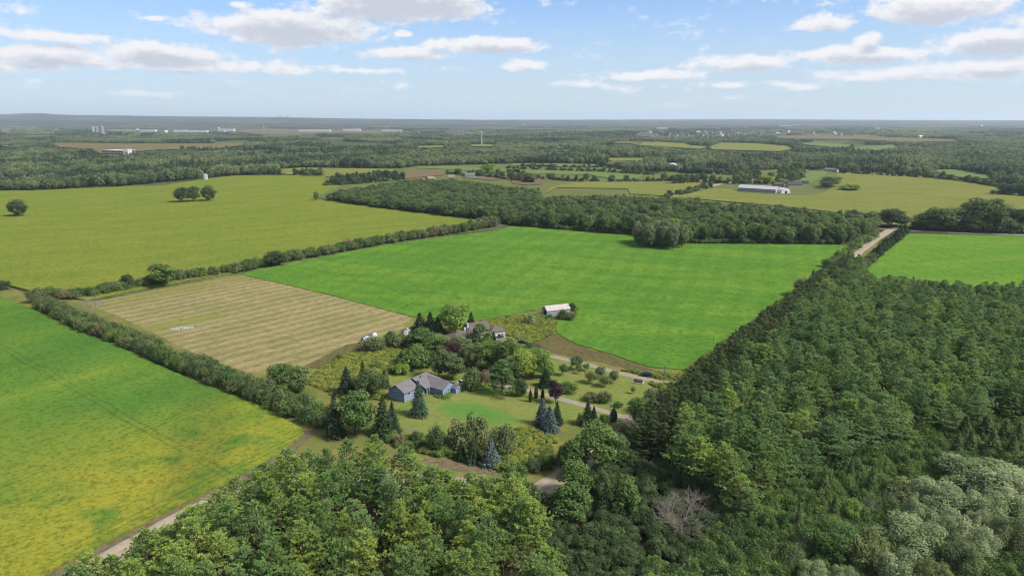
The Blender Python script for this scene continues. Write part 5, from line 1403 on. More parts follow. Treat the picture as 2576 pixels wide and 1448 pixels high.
for i in ind:
    b = int(Z[i]); yel = rr.random() < (.28 if b < 2 else .07); x, y, h = float(X[i]), float(Y[i]), float(HH[i])
    mt = M['pine_yellow'] if yel else (M['pine_blue'] if rr.random() < (.3 if b < 2 else .7) else M['pine'])
    c = 'yellow green' if yel else ('grey green' if mt == M['pine_blue'] else 'green')
    if b == 0:
        w = 'beside the left gravel road' if x < -.6 * y + 18 and x < -52 else ('facing the lawn and road bend' if y > 142 else ('at the bottom edge of the photo' if y < 112 else ('in the left middle of the near block' if x < -28 else 'in the right middle of the near block')))
    elif b == 1: w = 'among broadleaf trees at the bottom right of centre'
    else: w = 'beside the dark conifer row' if x < 40 + (y - 185) * .72 + 22 and y > 195 else 'at the front corner of the right plantation' if x < 75 else ('in the front rows of the right plantation' if x < 120 else 'at the right part of the plantation front')
    s_ = 'taller' if h > 15.6 else 'shorter'
    plant('pine', x, y, h, rr.uniform(2.9, 4.6) if b == 0 else rr.uniform(3.0, 4.5), mt, f'{s_} {c} pine {w}', f'{s_} {c} pines {w}')
brown = top('pine', 762, 1205, 40, 13, M['pine_brown'], 'orange brown dead pine in the near pine block')
rr_ = rng.uniform(3.0, 4.6, rest.size)
pp = [proto('pine', i, M['pine_blue']) for i in range(5)] + [proto('pine', 1, M['pine']), proto('pine', 4, M['pine'])]
stuff('pine_plantation', 'rest of the dense grey green pine plantation right of the bright green field', X[rest], Y[rest],
      np.stack([rr_ / 3.4, rr_ / 3.4, HH[rest] / 18.2], 1), pp, 6)

# thicket of young growth at lower right
TH = [g(1850, 1290), g(1990, 1225), g(2080, 1170), g(2240, 1100), g(2380, 1080), g(2575, 1030), g(2900, 1010), g(2900, 1500), g(1800, 1600), g(1760, 1400)]
tx, ty = jitter_fill(TH, 2.6, 13, .4)
k = ~near_line(tx, ty, [g(1708, 1300), g(1708, 1310)], 4)
tx, ty = tx[k], ty[k]; n = tx.size; s = rng.uniform(.55, 1.0, n)
stuff('thicket', 'dense dark green thicket of young trees and vines at the lower right', tx, ty, np.stack([s, s, rng.uniform(.55, 1.15, n)], 1), [proto('shrub', i, M['thicket']) for i in range(4)], 8)
# undergrowth under the deciduous trees and the pines by the road
ux, uy = jitter_fill([(6, 60), (8, 150), (24, 190), (40, 205), (60, 175), g(1850, 1290), (60, 60)], 3.4, 15, .45)
k = ~near_line(ux, uy, ROAD_L + ROAD_R[:3], 6) & ~blocked(ux, uy, np.full(ux.size, 3.0), 1, CLEAR_NEAR)
ux, uy = ux[k], uy[k]; n = ux.size; s = rng.uniform(.4, .9, n)
stuff('undergrowth', 'dark undergrowth beneath the broadleaf trees right of the road gap', ux, uy, np.stack([s, s, s * rng.uniform(.7, 1.1, n)], 1), [proto('shrub', i, M['leaf_dark']) for i in range(4)], 9)

# conifer row along the bright green field
rx = []
for off, sp in ((0.0, 3.6), (3.2, 4.2), (6.4, 4.6), (9.4, 5.2)):
    ln = beside(ROW, off)
    for (xa, ya), (xb, yb) in zip(ln[:-1], ln[1:]):
        L = math.hypot(xb - xa, yb - ya); n = int(L / sp)
        for i in range(n):
            t = (i + .5 + rr.uniform(-.3, .3)) / n; rx.append((xa + (xb - xa) * t, ya + (yb - ya) * t, rr.uniform(10.5, 14.4) * (1 if off else .95)))
for (x, y, h) in rx:
    br = rr.random() < .08; sec = 'near end' if y < 215 else ('near part' if y < 255 else ('middle' if y < 320 else ('far part' if y < 390 else 'far end'))); sz = 'taller' if h > 12.6 else 'shorter'
    plant('row', x, y, h, rr.uniform(2.2, 3.0), M['leaf_olive'] if br else M['row_conifer'],
          f'{sz} olive tree at the {sec} of the dark conifer row' if br else f'{sz} dark brownish conifer at the {sec} of the row along the bright green field', f'{sz} {"olive trees" if br else "conifers"} at the {sec} of the row')

# mixed trees along the back of the plantation and by the road
LEFTN = 0
for i in range(120):
    t = (i % 60) / 59; u = 2030 + t * 560 + rr.uniform(-8, 8); vt = np.interp(u, [2030, 2080, 2130, 2300, 2400, 2575], [690, 672, 690, 700, 722, 722]) + rr.uniform(-6, 14) + (28 if i >= 60 else 0)
    q = rr.random(); h = rr.uniform(9, 13)
    kd, mt, lb, gr = ('broad', 'leaf_mid', 'broadleaf tree at the back edge of the pine plantation', 'broadleaf trees at the back of the plantation') if q < .5 else (('broad', 'leaf_olive', 'olive tree at the back edge of the pine plantation', 'olive trees at the back of the plantation') if q < .72 else (('spruce', 'spruce', 'spruce sticking up at the back edge of the pine plantation', 'spruces at the back of the plantation') if q < .88 else ('bare', None, 'bare grey tree at the back edge of the pine plantation', 'bare trees at the back of the plantation')))
    top(kd, u, vt, rr.uniform(34, 56) if kd != 'spruce' else 26, h, M[mt] if mt else None, lb, gr)
# conifers and bushes lining the crossroad
for i in range(17):
    t = i / 16; u = 2278 - t * 84 + rr.uniform(-3, 3); v = 583 + t * 66
    at('spruce', u, v, v - rr.uniform(17, 27), rr.uniform(17, 24), M['leaf_dark' if i % 3 else 'spruce'], 'dark green young conifer lining the right side of the gravel road', 'young conifers right of the gravel road')
for i in range(11):
    t = i / 10; u = 2192 - t * 60 + rr.uniform(-3, 3); v = 655 + t * 42
    at('shrub', u + 4, v, v - rr.uniform(12, 22), rr.uniform(18, 28), M['leaf_hedge'], 'bush on the right verge of the gravel road near the plantation', 'bushes on the right road verge')
for i in range(16):
    t = i / 15; u = 2212 - t * 115 + rr.uniform(-4, 4); v = 596 + t * 76
    at('shrub', u - 14, v, v - rr.uniform(11, 25), rr.uniform(20, 30), M[('leaf', 'leaf_olive', 'leaf_light')[i % 3]], 'bush on the left verge of the gravel road beside the bright green field', 'bushes on the left road verge')

# ------------------------------------------------------------------ hedgerows
def hedge(line, offs, sp, hlo, hhi, wlo, whi, label, group, seed, taper=None):
    q = random.Random(seed); pts = []
    for (x1, y1), (x2, y2) in zip(line[:-1], line[1:]):
        L = math.hypot(x2 - x1, y2 - y1); n = max(1, int(L / sp))
        for i in range(n):
            t = (i + q.uniform(.2, .8)) / n
            for o in offs:
                nx, ny = (y2 - y1) / L, -(x2 - x1) / L; o2 = o + q.uniform(-.8, .8)
                pts.append((x1 + (x2 - x1) * t + nx * o2, y1 + (y2 - y1) * t + ny * o2))
    for i, (x, y) in enumerate(pts):
        s = taper(x, y) if taper else 1; a = q.random()
        mt = 'leaf_hedge' if a < .45 else ('leaf' if a < .7 else ('leaf_olive' if a < .85 else ('leaf_mid' if a < .95 else 'leaf_rust')))
        lb = {'leaf_hedge': 'green', 'leaf': 'deep green', 'leaf_olive': 'olive green', 'leaf_mid': 'dark green', 'leaf_rust': 'browning'}[mt]
        plant('shrub', x, y, q.uniform(hlo, hhi) * s, q.uniform(wlo, whi) * s ** .5, M[mt], lb + ' ' + label, lb + ' ' + group, name='hedge_shrub', cat='shrub')
HL1 = gp([(83, 776), (179, 825), (291, 867), (440, 935), (541, 976), (643, 1016), (717, 1052), (800, 1088)])
hedge(HL1, (-2.8, -7.0), 4.6, 4.6, 7.2, 2.9, 4.0, 'shrub in the hedgerow between the soybean and hay fields', 'shrubs of the left hedgerow', 21)
HL2 = gp([(95, 748), (215, 748), (330, 724), (415, 708), (600, 682), (700, 660), (800, 641), (950, 614), (1100, 592), (1252, 566)])
hedge(HL2, (-1.5, 2.2), 6.4, 4.2, 6.0, 3.2, 4.6, 'shrub in the hedgerow along the corn field', 'shrubs of the corn field hedgerow', 22, lambda x, y: 1 + max(0, (y - 380)) / 420)
at('broad', 412, 720, 660, 52, M['leaf'], 'rounded green tree standing out of the corn field hedgerow', var=2)
at('broad', 322, 727, 688, 28, M['leaf_dark'], 'small dark tree standing out of the corn field hedgerow', var=2)
at('broad', 695, 668, 631, 46, M['leaf_dark'], 'dark round tree in the corn field hedgerow beyond the hay field', var=0)
at('shrub', 8, 728, 706, 34, M['leaf_dark'], 'dark bush at the left edge of the photo by the corn')
at('shrub', 92, 760, 726, 40, M['leaf_olive'], 'olive shrub at the corner where the two hedgerows meet')

# ------------------------------------------------------------------ lone field trees
at('broad', 46, 545, 501, 42, M['leaf_dark'], 'lone dark tree with split crown at the left edge of the corn field', var=4)
at('broad', 459, 509.5, 469.5, 36, M['leaf_dark'], 'left tree of the touching pair in the corn field', var=1)
at('broad', 486, 508, 468, 30, M['leaf_dark'], 'right tree of the touching pair in the corn field', var=2)
at('broad', 526, 506.5, 465.5, 34, M['leaf_dark'], 'single dark tree just right of the pair in the corn field', var=4)

# ------------------------------------------------------------------ middle wood behind the bright green field
GROVE = [(1594, 600), (1600, 570), (1640, 552), (1700, 553), (1735, 580), (1737, 615), (1700, 635), (1650, 640), (1605, 630)]
def ring(c, rx_, ry_, n, seed):
    q = random.Random(seed); o = []
    for i in range(n):
        a = i * 2.4; s = math.sqrt((i + .5) / n); o.append((c[0] + rx_ * s * math.cos(a), c[1] + ry_ * s * math.sin(a)))
    return o
gc = g(1665, 618)
for i, (x, y) in enumerate(ring((gc[0], gc[1] + 4), 22, 21, 24, 3)):
    q = random.Random(i); d = math.hypot(x - gc[0], y - gc[1] - 4)
    plant('broad', x, y, q.uniform(20, 24) - d * .22, q.uniform(4.4, 6), M['leaf_grove'] if i % 3 else M['leaf_olive'], 'grey olive tree of the round grove jutting into the bright green field' if i % 3 else 'greener tree of the round grove jutting into the bright green field', 'olive trees of the round grove' if i % 3 else 'greener trees of the round grove')
WOODN = [(783, 501), (897, 516.5), (1027, 534.5), (1157, 549), (1254, 561), (1300, 568), (1420, 578.5), (1590, 592), (1660, 600), (1745, 612.5), (1940, 614), (2110, 614), (2150, 602), (2200, 590), (2222, 577), (2185, 572)]
WOODF = [(2085, 530), (1944, 516), (1768, 501), (1690, 496), (1581, 491), (1574, 478), (1430, 475.5), (1352, 469), (1274, 463), (1131, 443), (1015, 445), (897, 462), (800, 480)]
WOOD = gp(WOODN) + gp(WOODF, 15)
CL_W = [[(1254, 563), (1300, 571), (1420, 580), (1590, 594), (1745, 615), (2135, 618), (2000, 700), (1036, 797), (700, 668)], [(1358, 493), (1365, 470), (1560, 462), (1575, 478), (1583, 488)],
        [(783, 503), (1150, 549), (1250, 563), (900, 620), (400, 560)], [(2220, 575), (2240, 570), (2205, 612), (2120, 660), (2125, 640)]]
wx, wy = jitter_fill(WOOD, 7.6, 31, .38); wh = np.random.default_rng(5).uniform(10.5, 18.5, wx.size)
# trees of the thin left arm are lower
wh *= np.interp(proj(wx, wy, 0)[0], [780, 1000, 1250, 1500], [.72, .72, .85, 1])
k = ~blocked(wx, wy, wh, 2.5, CL_W, .02); wx, wy, wh = wx[k], wy[k], wh[k]
print('wood', wx.size)
# the ones that show largest: nearest and not hidden behind the row in front of them
order = np.argsort(np.hypot(wx, wy)); ni = order[:110]; nr = order[110:]
wr = np.random.default_rng(6)
for i in ni:
    q = random.Random(int(i)); a = q.random()
    mt = 'leaf_mid' if a < .55 else ('leaf' if a < .75 else ('leaf_olive' if a < .9 else ('leaf_dark' if a < .97 else 'leaf_light')))
    lb = {'leaf_mid': 'mid green', 'leaf': 'fresh green', 'leaf_olive': 'olive green', 'leaf_dark': 'dark green', 'leaf_light': 'light green'}[mt]
    plant('broad', float(wx[i]), float(wy[i]), float(wh[i]), q.uniform(4.0, 6.2), M[mt], lb + ' tree at the ' + ('left' if wx[i] < 60 else ('right' if wx[i] > 170 else 'middle')) + ' of the wood edge behind the bright green field', lb + ' trees, ' + ('left' if wx[i] < 60 else ('right' if wx[i] > 170 else 'middle')) + ' of the wood edge')
s = wr.uniform(.75, 1.4, nr.size)
stuff('middle_wood', 'body of the dense broadleaf wood behind the bright green field', wx[nr], wy[nr], np.stack([s, s, wh[nr] / 14], 1), [proto('broad', i, M['leaf_mid']) for i in range(5)] + [proto('broad', 1, M['leaf_olive']), proto('broad', 4, M['leaf_dark']), proto('broad', 3, M['leaf'])], 12)
# scrub at the foot of the wood
bx = []
for a, b in zip(WOODN[4:13], WOODN[5:14]):
    A, B = g(*a), g(*b); L = math.hypot(B[0] - A[0], B[1] - A[1])
    for i in range(int(L / 3.2)):
        t = i / int(L / 3.2); bx.append((A[0] + (B[0] - A[0]) * t + wr.normal(0, 1), A[1] + (B[1] - A[1]) * t + 3 + wr.normal(0, 1)))
bx = np.array(bx); s = wr.uniform(.7, 1.2, len(bx))
stuff('wood_edge_scrub', 'low scrub along the foot of the wood behind the bright green field', bx[:, 0], bx[:, 1], np.stack([s, s, s * .8], 1), [proto('shrub', i, M['leaf_mid']) for i in range(3)], 13)
# hedgerow of tall trees beyond the paved road
for (u, vb, vt, w, mt) in ((2240, 571, 523, 58, 'leaf_dark'), (2268, 570, 540, 40, 'leaf_mid'), (2330, 578, 535, 60, 'leaf_mid'), (2362, 579, 521, 70, 'leaf_mid'), (2395, 580, 530, 62, 'leaf_mid'), (2425, 582, 522, 60, 'leaf_dark'), (2470, 580, 498, 105, 'leaf_dark'), (2495, 583, 528, 60, 'leaf_mid'),
        (2530, 585, 545, 50, 'leaf_olive'), (2568, 584, 522, 62, 'leaf_dark'), (2600, 586, 520, 60, 'leaf_mid'), (2310, 577, 556, 40, 'leaf_olive'), (2445, 583, 545, 50, 'leaf_mid'), (2550, 586, 556, 44, 'leaf_mid'), (2145, 570, 527, 44, 'leaf_dark'), (2166, 574, 533, 38, 'leaf_olive')):
    wd = 'tall' if vb - vt > 48 else ('low' if vb - vt < 38 else 'mid sized')
    cl = {'leaf_dark': 'dark', 'leaf_mid': 'mid green', 'leaf_olive': 'olive'}[mt]
    at('broad', u, vb, vt, w, M[mt], f'{wd} {cl} tree in the hedgerow beyond the paved road', f'{wd} {cl} trees beyond the paved road')
for u, v in ((2450, 585), (2545, 588.5), (2510, 586)): at('shrub', u, v, v - 8, 12, M['leaf_dark'], 'small round bush beside the paved road', 'bushes by the paved road')

# ------------------------------------------------------------------ weeds and goldenrod
GOLD = [gp([(1215, 1150), (1260, 1100), (1290, 1075), (1345, 1080), (1400, 1105), (1390, 1150), (1330, 1185), (1250, 1185)]), gp([(770, 960), (800, 930), (880, 890), (960, 870), (1020, 860), (985, 935), (960, 960), (960, 1005), (860, 1005)]),
        gp([(1200, 808), (1280, 795), (1360, 790), (1400, 812), (1395, 838), (1330, 868), (1290, 845), (1240, 840)]), gp([(1400, 800), (1450, 788), (1455, 776), (1440, 772)]), gp([(1560, 930), (1690, 940), (1680, 985), (1640, 968)]), beside(ROAD_W[2:], -3.8) + beside(ROAD_W[2:], -6.2)[::-1]]
gx = []; gy = []
for i, p in enumerate(GOLD):
    a, b = jitter_fill(p, 1.25, 40 + i, .45); gx.append(a); gy.append(b)
gx = np.concatenate(gx); gy = np.concatenate(gy)
k = ~near_line(gx, gy, LANE1, 3) & ~near_line(gx, gy, LANE2, 3); gx, gy = gx[k], gy[k]
n = gx.size; s = wr.uniform(.14, .34, n)
stuff('goldenrod', 'yellow flowering goldenrod and weeds in the rough patches', gx, gy, np.stack([s, s, s * .75], 1), [proto('shrub', i, M['weed'], False) for i in range(3)] + [proto('shrub', 3, M['weed_green'], False)], 14)
# rank growth along the verge below the lawn and by the hedgerow foot
vx, vy = jitter_fill(gp([(960, 1060), (1000, 1095), (1100, 1100), (1220, 1140), (1300, 1165), (1390, 1150), (1400, 1180), (1290, 1192), (1180, 1160), (1080, 1142), (980, 1120)]), 1.9, 51, .45)
n = vx.size; s = wr.uniform(.2, .5, n)
stuff('verge_weeds', 'rank green weeds along the verge below the lawn', vx, vy, np.stack([s, s, s * .8], 1), [proto('shrub', i, M['weed_green'], False) for i in range(2)] + [proto('shrub', 2, M['leaf_hedge'], False)], 15)

# ------------------------------------------------------------------ far country: fields, woods, houses
FARF = [  # name, outline on the grid, material
    ('tan_field', [(128, 361), (190, 361), (300, 362.5), (440, 363), (625, 362), (600, 369), (520, 378), (470, 379), (400, 378), (340, 384), (322, 388), (250, 388), (225, 376), (150, 372)], 'tan'),
    ('far_corn_field', [(1362, 492), (1385, 472), (1440, 460), (1560, 455), (1680, 457), (1765, 461), (1750, 470), (1700, 484), (1668, 494), (1640, 492), (1585, 489), (1578, 476), (1480, 474), (1400, 473)], 'corn2'),
    ('right_corn_field', [(1690, 498), (1740, 487), (1800, 474), (1850, 478), (1855, 486), (1950, 492), (2050, 493), (2085, 480), (2100, 462), (2104, 436), (2165, 433), (2347, 445.5), (2493, 463), (2511, 485), (2575, 490), (2900, 505), (2900, 590), (2575, 578), (2310, 572), (2200, 570), (2086, 533), (1944, 518), (1768, 503)], 'corn2'),
    ('paddock', [(2006, 463), (2022, 443), (2040, 431), (2084, 432), (2070, 446), (2040, 462)], 'strip'),
    ('pasture', [(1274, 427), (1400, 430.5), (1500, 434.5), (1600, 440.5), (1622, 444), (1600, 451), (1545, 452), (1480, 440), (1300, 438), (1274, 434)], 'strip'),
    ('long_pasture', [(1040, 418.5), (1120, 419), (1308, 427), (1308, 434.5), (1200, 431), (1110, 426), (1050, 424)], 'strip'),
    ('upper_pasture', [(1280, 411.5), (1410, 412), (1535, 415), (1500, 419), (1400, 420), (1290, 417)], 'strip'),
    ('small_field', [(1514, 398), (1620, 398), (1622, 404), (1540, 406)], 'corn2'),
    ('brown_field', [(936, 436), (1000, 434), (1116, 431), (1118, 441), (1060, 446), (1010, 452), (980, 448)], 'brown'),
    ('bare_field', [(1282, 449), (1365, 452), (1366, 464), (1330, 467), (1290, 463)], 'brown'),
    ('bare_field', [(1160, 437), (1250, 441), (1282, 446), (1240, 455), (1170, 448)], 'brown'),
    ('yellow_field', [(1586, 362), (1650, 358.5), (1720, 362), (1740, 367.5), (1786, 371), (1760, 377), (1700, 373), (1600, 366)], 'corn2'),
    ('yellow_field', [(1784, 371), (1812, 360.5), (1900, 362), (1980, 369), (1996, 377), (1960, 383), (1860, 380), (1790, 378)], 'corn2'),
    ('green_pasture', [(2008, 361), (2060, 360), (2135, 366), (2140, 374), (2090, 372), (2030, 366)], 'strip'),
    ('green_pasture', [(2145, 371), (2243, 366), (2260, 372), (2210, 381), (2150, 379)], 'strip'),
    ('tan_field', [(1950, 343), (2060, 340), (2230, 346), (2400, 352), (2414, 356), (2300, 359), (2150, 352), (1960, 350)], 'tan'),
    ('narrow_field', [(1006, 372), (1060, 369), (1114, 367.5), (1118, 372), (1080, 374)], 'corn2'),
    ('narrow_field', [(1174, 366), (1220, 364), (1244, 366), (1238, 370), (1190, 370.5)], 'corn2'),
    ('left_pasture', [(705, 426), (770, 422), (900, 424.5), (1000, 426), (1012, 430), (960, 434), (900, 438), (860, 446), (760, 444), (735, 441), (705, 437)], 'corn2'),
    ('pale_field', [(0, 323), (44, 323), (36, 332), (0, 334)], 'tan'), ('pale_field', [(126, 323), (164, 323), (160, 328.5), (130, 329)], 'tan'),
    ('pale_field', [(234, 316), (306, 317), (300, 323), (240, 322)], 'tan'), ('pale_field', [(266, 326), (350, 326), (340, 331), (280, 331)], 'strip'),
    ('pale_field', [(430, 339.5), (470, 339), (468, 342), (435, 342.5)], 'tan'), ('industrial_yard', [(560, 330), (640, 326), (760, 327), (940, 330), (1050, 331), (1000, 335.5), (800, 336), (640, 336)], 'brown'),
    ('yellow_field', [(800, 318), (900, 317.5), (920, 321), (820, 322)], 'corn2'), ('tan_field', [(1026, 317), (1180, 318), (1310, 322.5), (1300, 325), (1150, 324), (1100, 321)], 'tan'),
    ('pale_field', [(1540, 358), (1580, 357), (1620, 360), (1610, 362.5), (1550, 362)], 'tan'), ('brown_field', [(1330, 376), (1416, 371), (1480, 372), (1420, 375)], 'strip'),
    ('green_pasture', [(2336, 428), (2400, 427), (2506, 446), (2480, 451), (2400, 445)], 'strip'),
    ('pale_field', [(200, 309), (330, 309), (420, 311), (300, 313), (215, 312)], 'strip'), ('pale_field', [(480, 312), (640, 311.5), (700, 313.5), (560, 314.5)], 'strip'),
    ('pale_field', [(900, 312), (1100, 311.5), (1180, 313), (1000, 314)], 'corn2'), ('pale_field', [(1400, 312), (1560, 311), (1650, 312.5), (1500, 314)], 'strip'), ('pale_field', [(1700, 310), (1850, 309.5), (1900, 311), (1760, 312)], 'strip'),
    ('pale_field', [(2050, 311), (2300, 310.5), (2330, 312.5), (2100, 313)], 'strip'), ('pale_field', [(20, 311), (120, 310.5), (160, 312.5), (60, 313)], 'tan'), ('pale_field', [(400, 321), (520, 320.5), (540, 323), (420, 324)], 'strip'),
    ('pale_field', [(640, 336.5), (790, 336), (800, 338), (660, 339)], 'corn2'), ('pale_field', [(60, 343), (120, 342.5), (130, 345), (70, 346)], 'tan')]
sheet('farmland', gp([(735, 424), (1040, 418), (1310, 411), (1535, 412), (1690, 424), (1990, 424), (2110, 430), (2110, 500), (1690, 510), (1400, 500), (800, 490)]), -.03, GM['farmland'], 0, 1)
CLEAR_FAR = []
for i, (nm, pl, mt) in enumerate(FARF):
    sheet(nm, gp(pl), 3.0 if pl[0][1] < 390 else .9, GM[mt], 0, i); CLEAR_FAR.append(pl)
BUILT = [[(1850, 463), (1990, 463), (1995, 490), (1850, 490)], [(1672, 408), (1722, 408), (1722, 426), (1672, 426)], [(250, 374), (326, 374), (326, 389), (250, 389)], [(510, 436), (523, 436), (523, 455), (510, 455)], [(1985, 462), (2035, 462), (2035, 473), (1985, 473)], [(1123, 326), (1184, 326), (1184, 337), (1123, 337)], [(231, 318), (265, 318), (265, 332), (231, 332)], [(1680, 496), (1810, 464), (1960, 448), (2034, 425), (2034, 421), (1955, 444), (1800, 459), (1680, 490)],
         [(1600, 336), (1658, 336), (1658, 342), (1600, 342)], [(2175, 319), (2228, 319), (2228, 326), (2175, 326)], [(2070, 424), (2106, 424), (2106, 433), (2070, 433)], [(350, 326), (640, 324), (1000, 326), (1000, 331), (350, 332)]]
CORN_C = [[(p[0], p[1] - 1.5) for p in CORN[1:17]] + [(700, 600), (-200, 600)]]
def far_fill(y0, y1, sp, hh, seed, thin=None, jit=.42):
    w = .82
    poly = [(-y0 * w - 60, y0), (-y1 * w, y1), (y1 * w, y1), (y0 * w + 60, y0)]
    a, b = jitter_fill(poly, sp, seed, jit); q = np.random.default_rng(seed)
    h = q.uniform(hh * .75, hh * 1.2, a.size)
    k = ~in_poly(a, b, gp(CORN)) & ~in_poly(a, b, gp(FARF[2][1])) & ~in_poly(a, b, WOOD)
    # woods begin behind the corn field at left and behind the roads at right
    u, v = proj(a, b, 0 * a)
    edge = np.interp(u, [-400, 0, 281, 510, 670, 740, 1000, 1060, 1310, 1420, 1700, 2000, 2110, 2347, 2500, 2575, 2900], [488, 480.5, 471, 451, 441, 423, 425, 418, 411, 411, 440, 424, 432.5, 444.5, 461, 486, 498])
    k &= v < edge
    k &= ~blocked(a, b, h, sp * .3, CLEAR_FAR + BUILT + CORN_C, .0)
    if thin is not None: k &= thin(a, b, u, v, q)
    return a[k], b[k], h[k]
I4 = Matrix.Identity(4)
def tones(meshes, mats): return [joined('plant_form', [(m, I4, 0)], [M[t]]) for t in mats for m in meshes]
fp = tones([m[0] for m in LOD], ('far_leaf', 'far_leaf_pale', 'far_leaf_dark')) + [joined('plant_form', [(LODC[0][0], I4, 0)], [M['spruce']])]
def waves(a, b, s, p): return (np.sin(a / s + p) * np.cos(b / (s * 1.4) + 1.7 * p) + .7 * np.sin(a / (s * .47) - b / (s * .8) + 2.3 * p) + .5 * np.cos(a / (s * .23) + b / (s * .31) + p)) / 1.5
def choose(a, b, seed, s):
    q = np.random.default_rng(seed); n = waves(a, b, s, seed * .7) + q.normal(0, .35, a.size); f = q.integers(0, 4, a.size)
    pk = np.where(n > .45, 4 + f, np.where(n < -.5, 8 + f, f)); return np.where((waves(a, b, s * 1.3, 4.1) > .75) & (q.random(a.size) < .7), 12, pk)
a, b, h = far_fill(880, 1900, 9.5, 14.5, 61); print('far wood', a.size)
q = np.random.default_rng(1); h *= 1 + .22 * waves(a, b, 60, 1.0) + q.normal(0, .1, a.size); s = q.uniform(.8, 1.5, a.size)
stuff('left_and_middle_woods', 'dense green woods in the middle distance beyond the corn field and green fields', a, b, np.stack([s, s, h / 14], 1), fp, 62, pick=choose(a, b, 5, 90))
TOWN = [(1150, 352), (1150, 322), (2150, 318), (2150, 356), (1700, 358), (1400, 352)]
def gaps(a, b, u, v, q):
    n = waves(a, b * .6, 330, .9); dist_ = np.hypot(a, b)
    k = (n > -.42) | (dist_ < 2200)
    return k & ~(in_poly(u, v, TOWN) & (q.random(a.size) < .5))
a, b, h = far_fill(1900, 3900, 15, 16, 63, gaps); print('far wood 2', a.size)
q = np.random.default_rng(2); h *= 1 + .3 * waves(a, b, 120, 2.0); s = q.uniform(1.1, 2.0, a.size)
stuff('distant_woods', 'distant woods stretching across the plain', a, b, np.stack([s, s, h / 14], 1), fp, 64, pick=choose(a, b, 6, 200))
def town(a, b, u, v, q):
    n = waves(a, b * .5, 700, 1.9)
    return ((n > .12) | (q.random(a.size) < .1)) & ~(in_poly(u, v, TOWN) & (q.random(a.size) < .35))
a, b, h = far_fill(3900, 13000, 78, 16, 65, town); print('clumps', a.size)
s = np.random.default_rng(3).uniform(.8, 1.6, a.size)
cp = clump_protos + [clump(241 + i, 14, 32, 'far_leaf_pale') for i in range(2)] + [clump(251 + i, 14, 32, 'far_leaf_dark') for i in range(2)]
n_ = waves(a, b, 500, 3.3) + np.random.default_rng(8).normal(0, .3, a.size)
stuff('farthest_woods', 'farthest blue grey woods below the horizon', a, b, np.stack([s * 1.5, s, h / 14], 1), cp, 66, pick=np.where(n_ > .4, 4 + (a.astype(int) % 2), np.where(n_ < -.3, 6 + (a.astype(int) % 2), a.astype(int) % 4)))

# hedgerows and rows of single trees between the middle distance fields
HX = []
def far_row(line, n, hlo, hhi, mats, label, group, seed):
    q = random.Random(seed); P = gp(line); Ls = [math.hypot(b[0] - a[0], b[1] - a[1]) for a, b in zip(P[:-1], P[1:])]; T = sum(Ls)
    for (xa, ya), (xb, yb), L in zip(P[:-1], P[1:], Ls):
        for i in range(int(L / 3.2)):
            t = q.random(); HX.append((xa + (xb - xa) * t + q.gauss(0, 1.5), ya + (yb - ya) * t + q.gauss(0, 2.5), q.uniform(.5, 1.25)))
    for i in range(n):
        d = (i + q.uniform(0, 1)) / n * T; j = 0
        while j < len(Ls) - 1 and d > Ls[j]: d -= Ls[j]; j += 1
        t = d / Ls[j]; x = P[j][0] + (P[j + 1][0] - P[j][0]) * t; y = P[j][1] + (P[j + 1][1] - P[j][1]) * t
        h = q.uniform(hlo, hhi); plant('broad' if q.random() < .85 else 'row', x, y + q.uniform(-4, 4), h, h * q.uniform(.32, .5), M[q.choice(mats)], label, group, name='hedgerow_tree')
far_row([(1160, 443), (1280, 443.5), (1365, 450), (1430, 455), (1520, 458), (1640, 457), (1700, 456)], 26, 8, 15, ['leaf_mid', 'leaf', 'leaf_olive'], 'tree in the row behind the far corn field', 'trees behind the far corn field', 71)
far_row([(1274, 424), (1400, 428), (1520, 432), (1640, 440)], 22, 7, 13, ['leaf_mid', 'leaf_dark'], 'tree in the hedgerow above the long green pasture', 'trees above the long pasture', 72)
far_row([(1120, 437), (1200, 443), (1290, 452), (1340, 460)], 14, 8, 17, ['leaf_mid', 'leaf_dark', 'leaf_olive'], 'tree beside the brown field behind the middle wood', 'trees beside the brown field', 73)
far_row([(1690, 463), (1760, 458), (1830, 462), (1880, 462), (1960, 462)], 20, 9, 17, ['leaf_mid', 'leaf', 'leaf_dark'], 'tree in the farm grove behind the long low barn', 'trees of the farm grove', 74)
far_row([(1665, 500), (1690, 493), (1745, 481), (1790, 470)], 10, 6, 10, ['leaf_dark', 'leaf_mid'], 'small tree lining the far gravel road by the corn', 'trees along the far gravel road', 75)
far_row([(2110, 436), (2200, 440), (2347, 449), (2430, 458), (2500, 470)], 30, 7, 15, ['leaf_mid', 'leaf_dark'], 'tree in the hedgerow at the far side of the right corn field', 'trees at the far side of the right corn field', 76)
far_row([(815, 468), (850, 466), (900, 462), (950, 458), (1015, 452)], 22, 9, 14, ['spruce', 'leaf_dark', 'spruce'], 'dark tree of the clump at the tip of the corn field', 'trees of the dark clump by the corn field tip', 77)
far_row([(835, 458), (900, 452), (960, 447), (1020, 446)], 16, 10, 16, ['spruce', 'leaf_dark'], 'dark tree at the back of the clump at the corn field tip', 'back trees of the dark clump by the corn field tip', 78)
far_row([(735, 441), (760, 440.5), (808, 441.5)], 9, 10, 16, ['leaf_olive', 'leaf_mid'], 'pale tree of the grove in the left pasture', 'trees of the left pasture grove', 79)
far_row([(637, 440.5), (708, 439.5)], 8, 10, 15, ['leaf', 'leaf_mid'], 'tree at the right end of the left wood', 'trees at the right end of the left wood', 80)
far_row([(455, 377), (520, 378), (600, 376)], 14, 9, 16, ['leaf_dark', 'leaf_mid'], 'tree in the row on the tan field at left', 'trees on the tan field', 81)
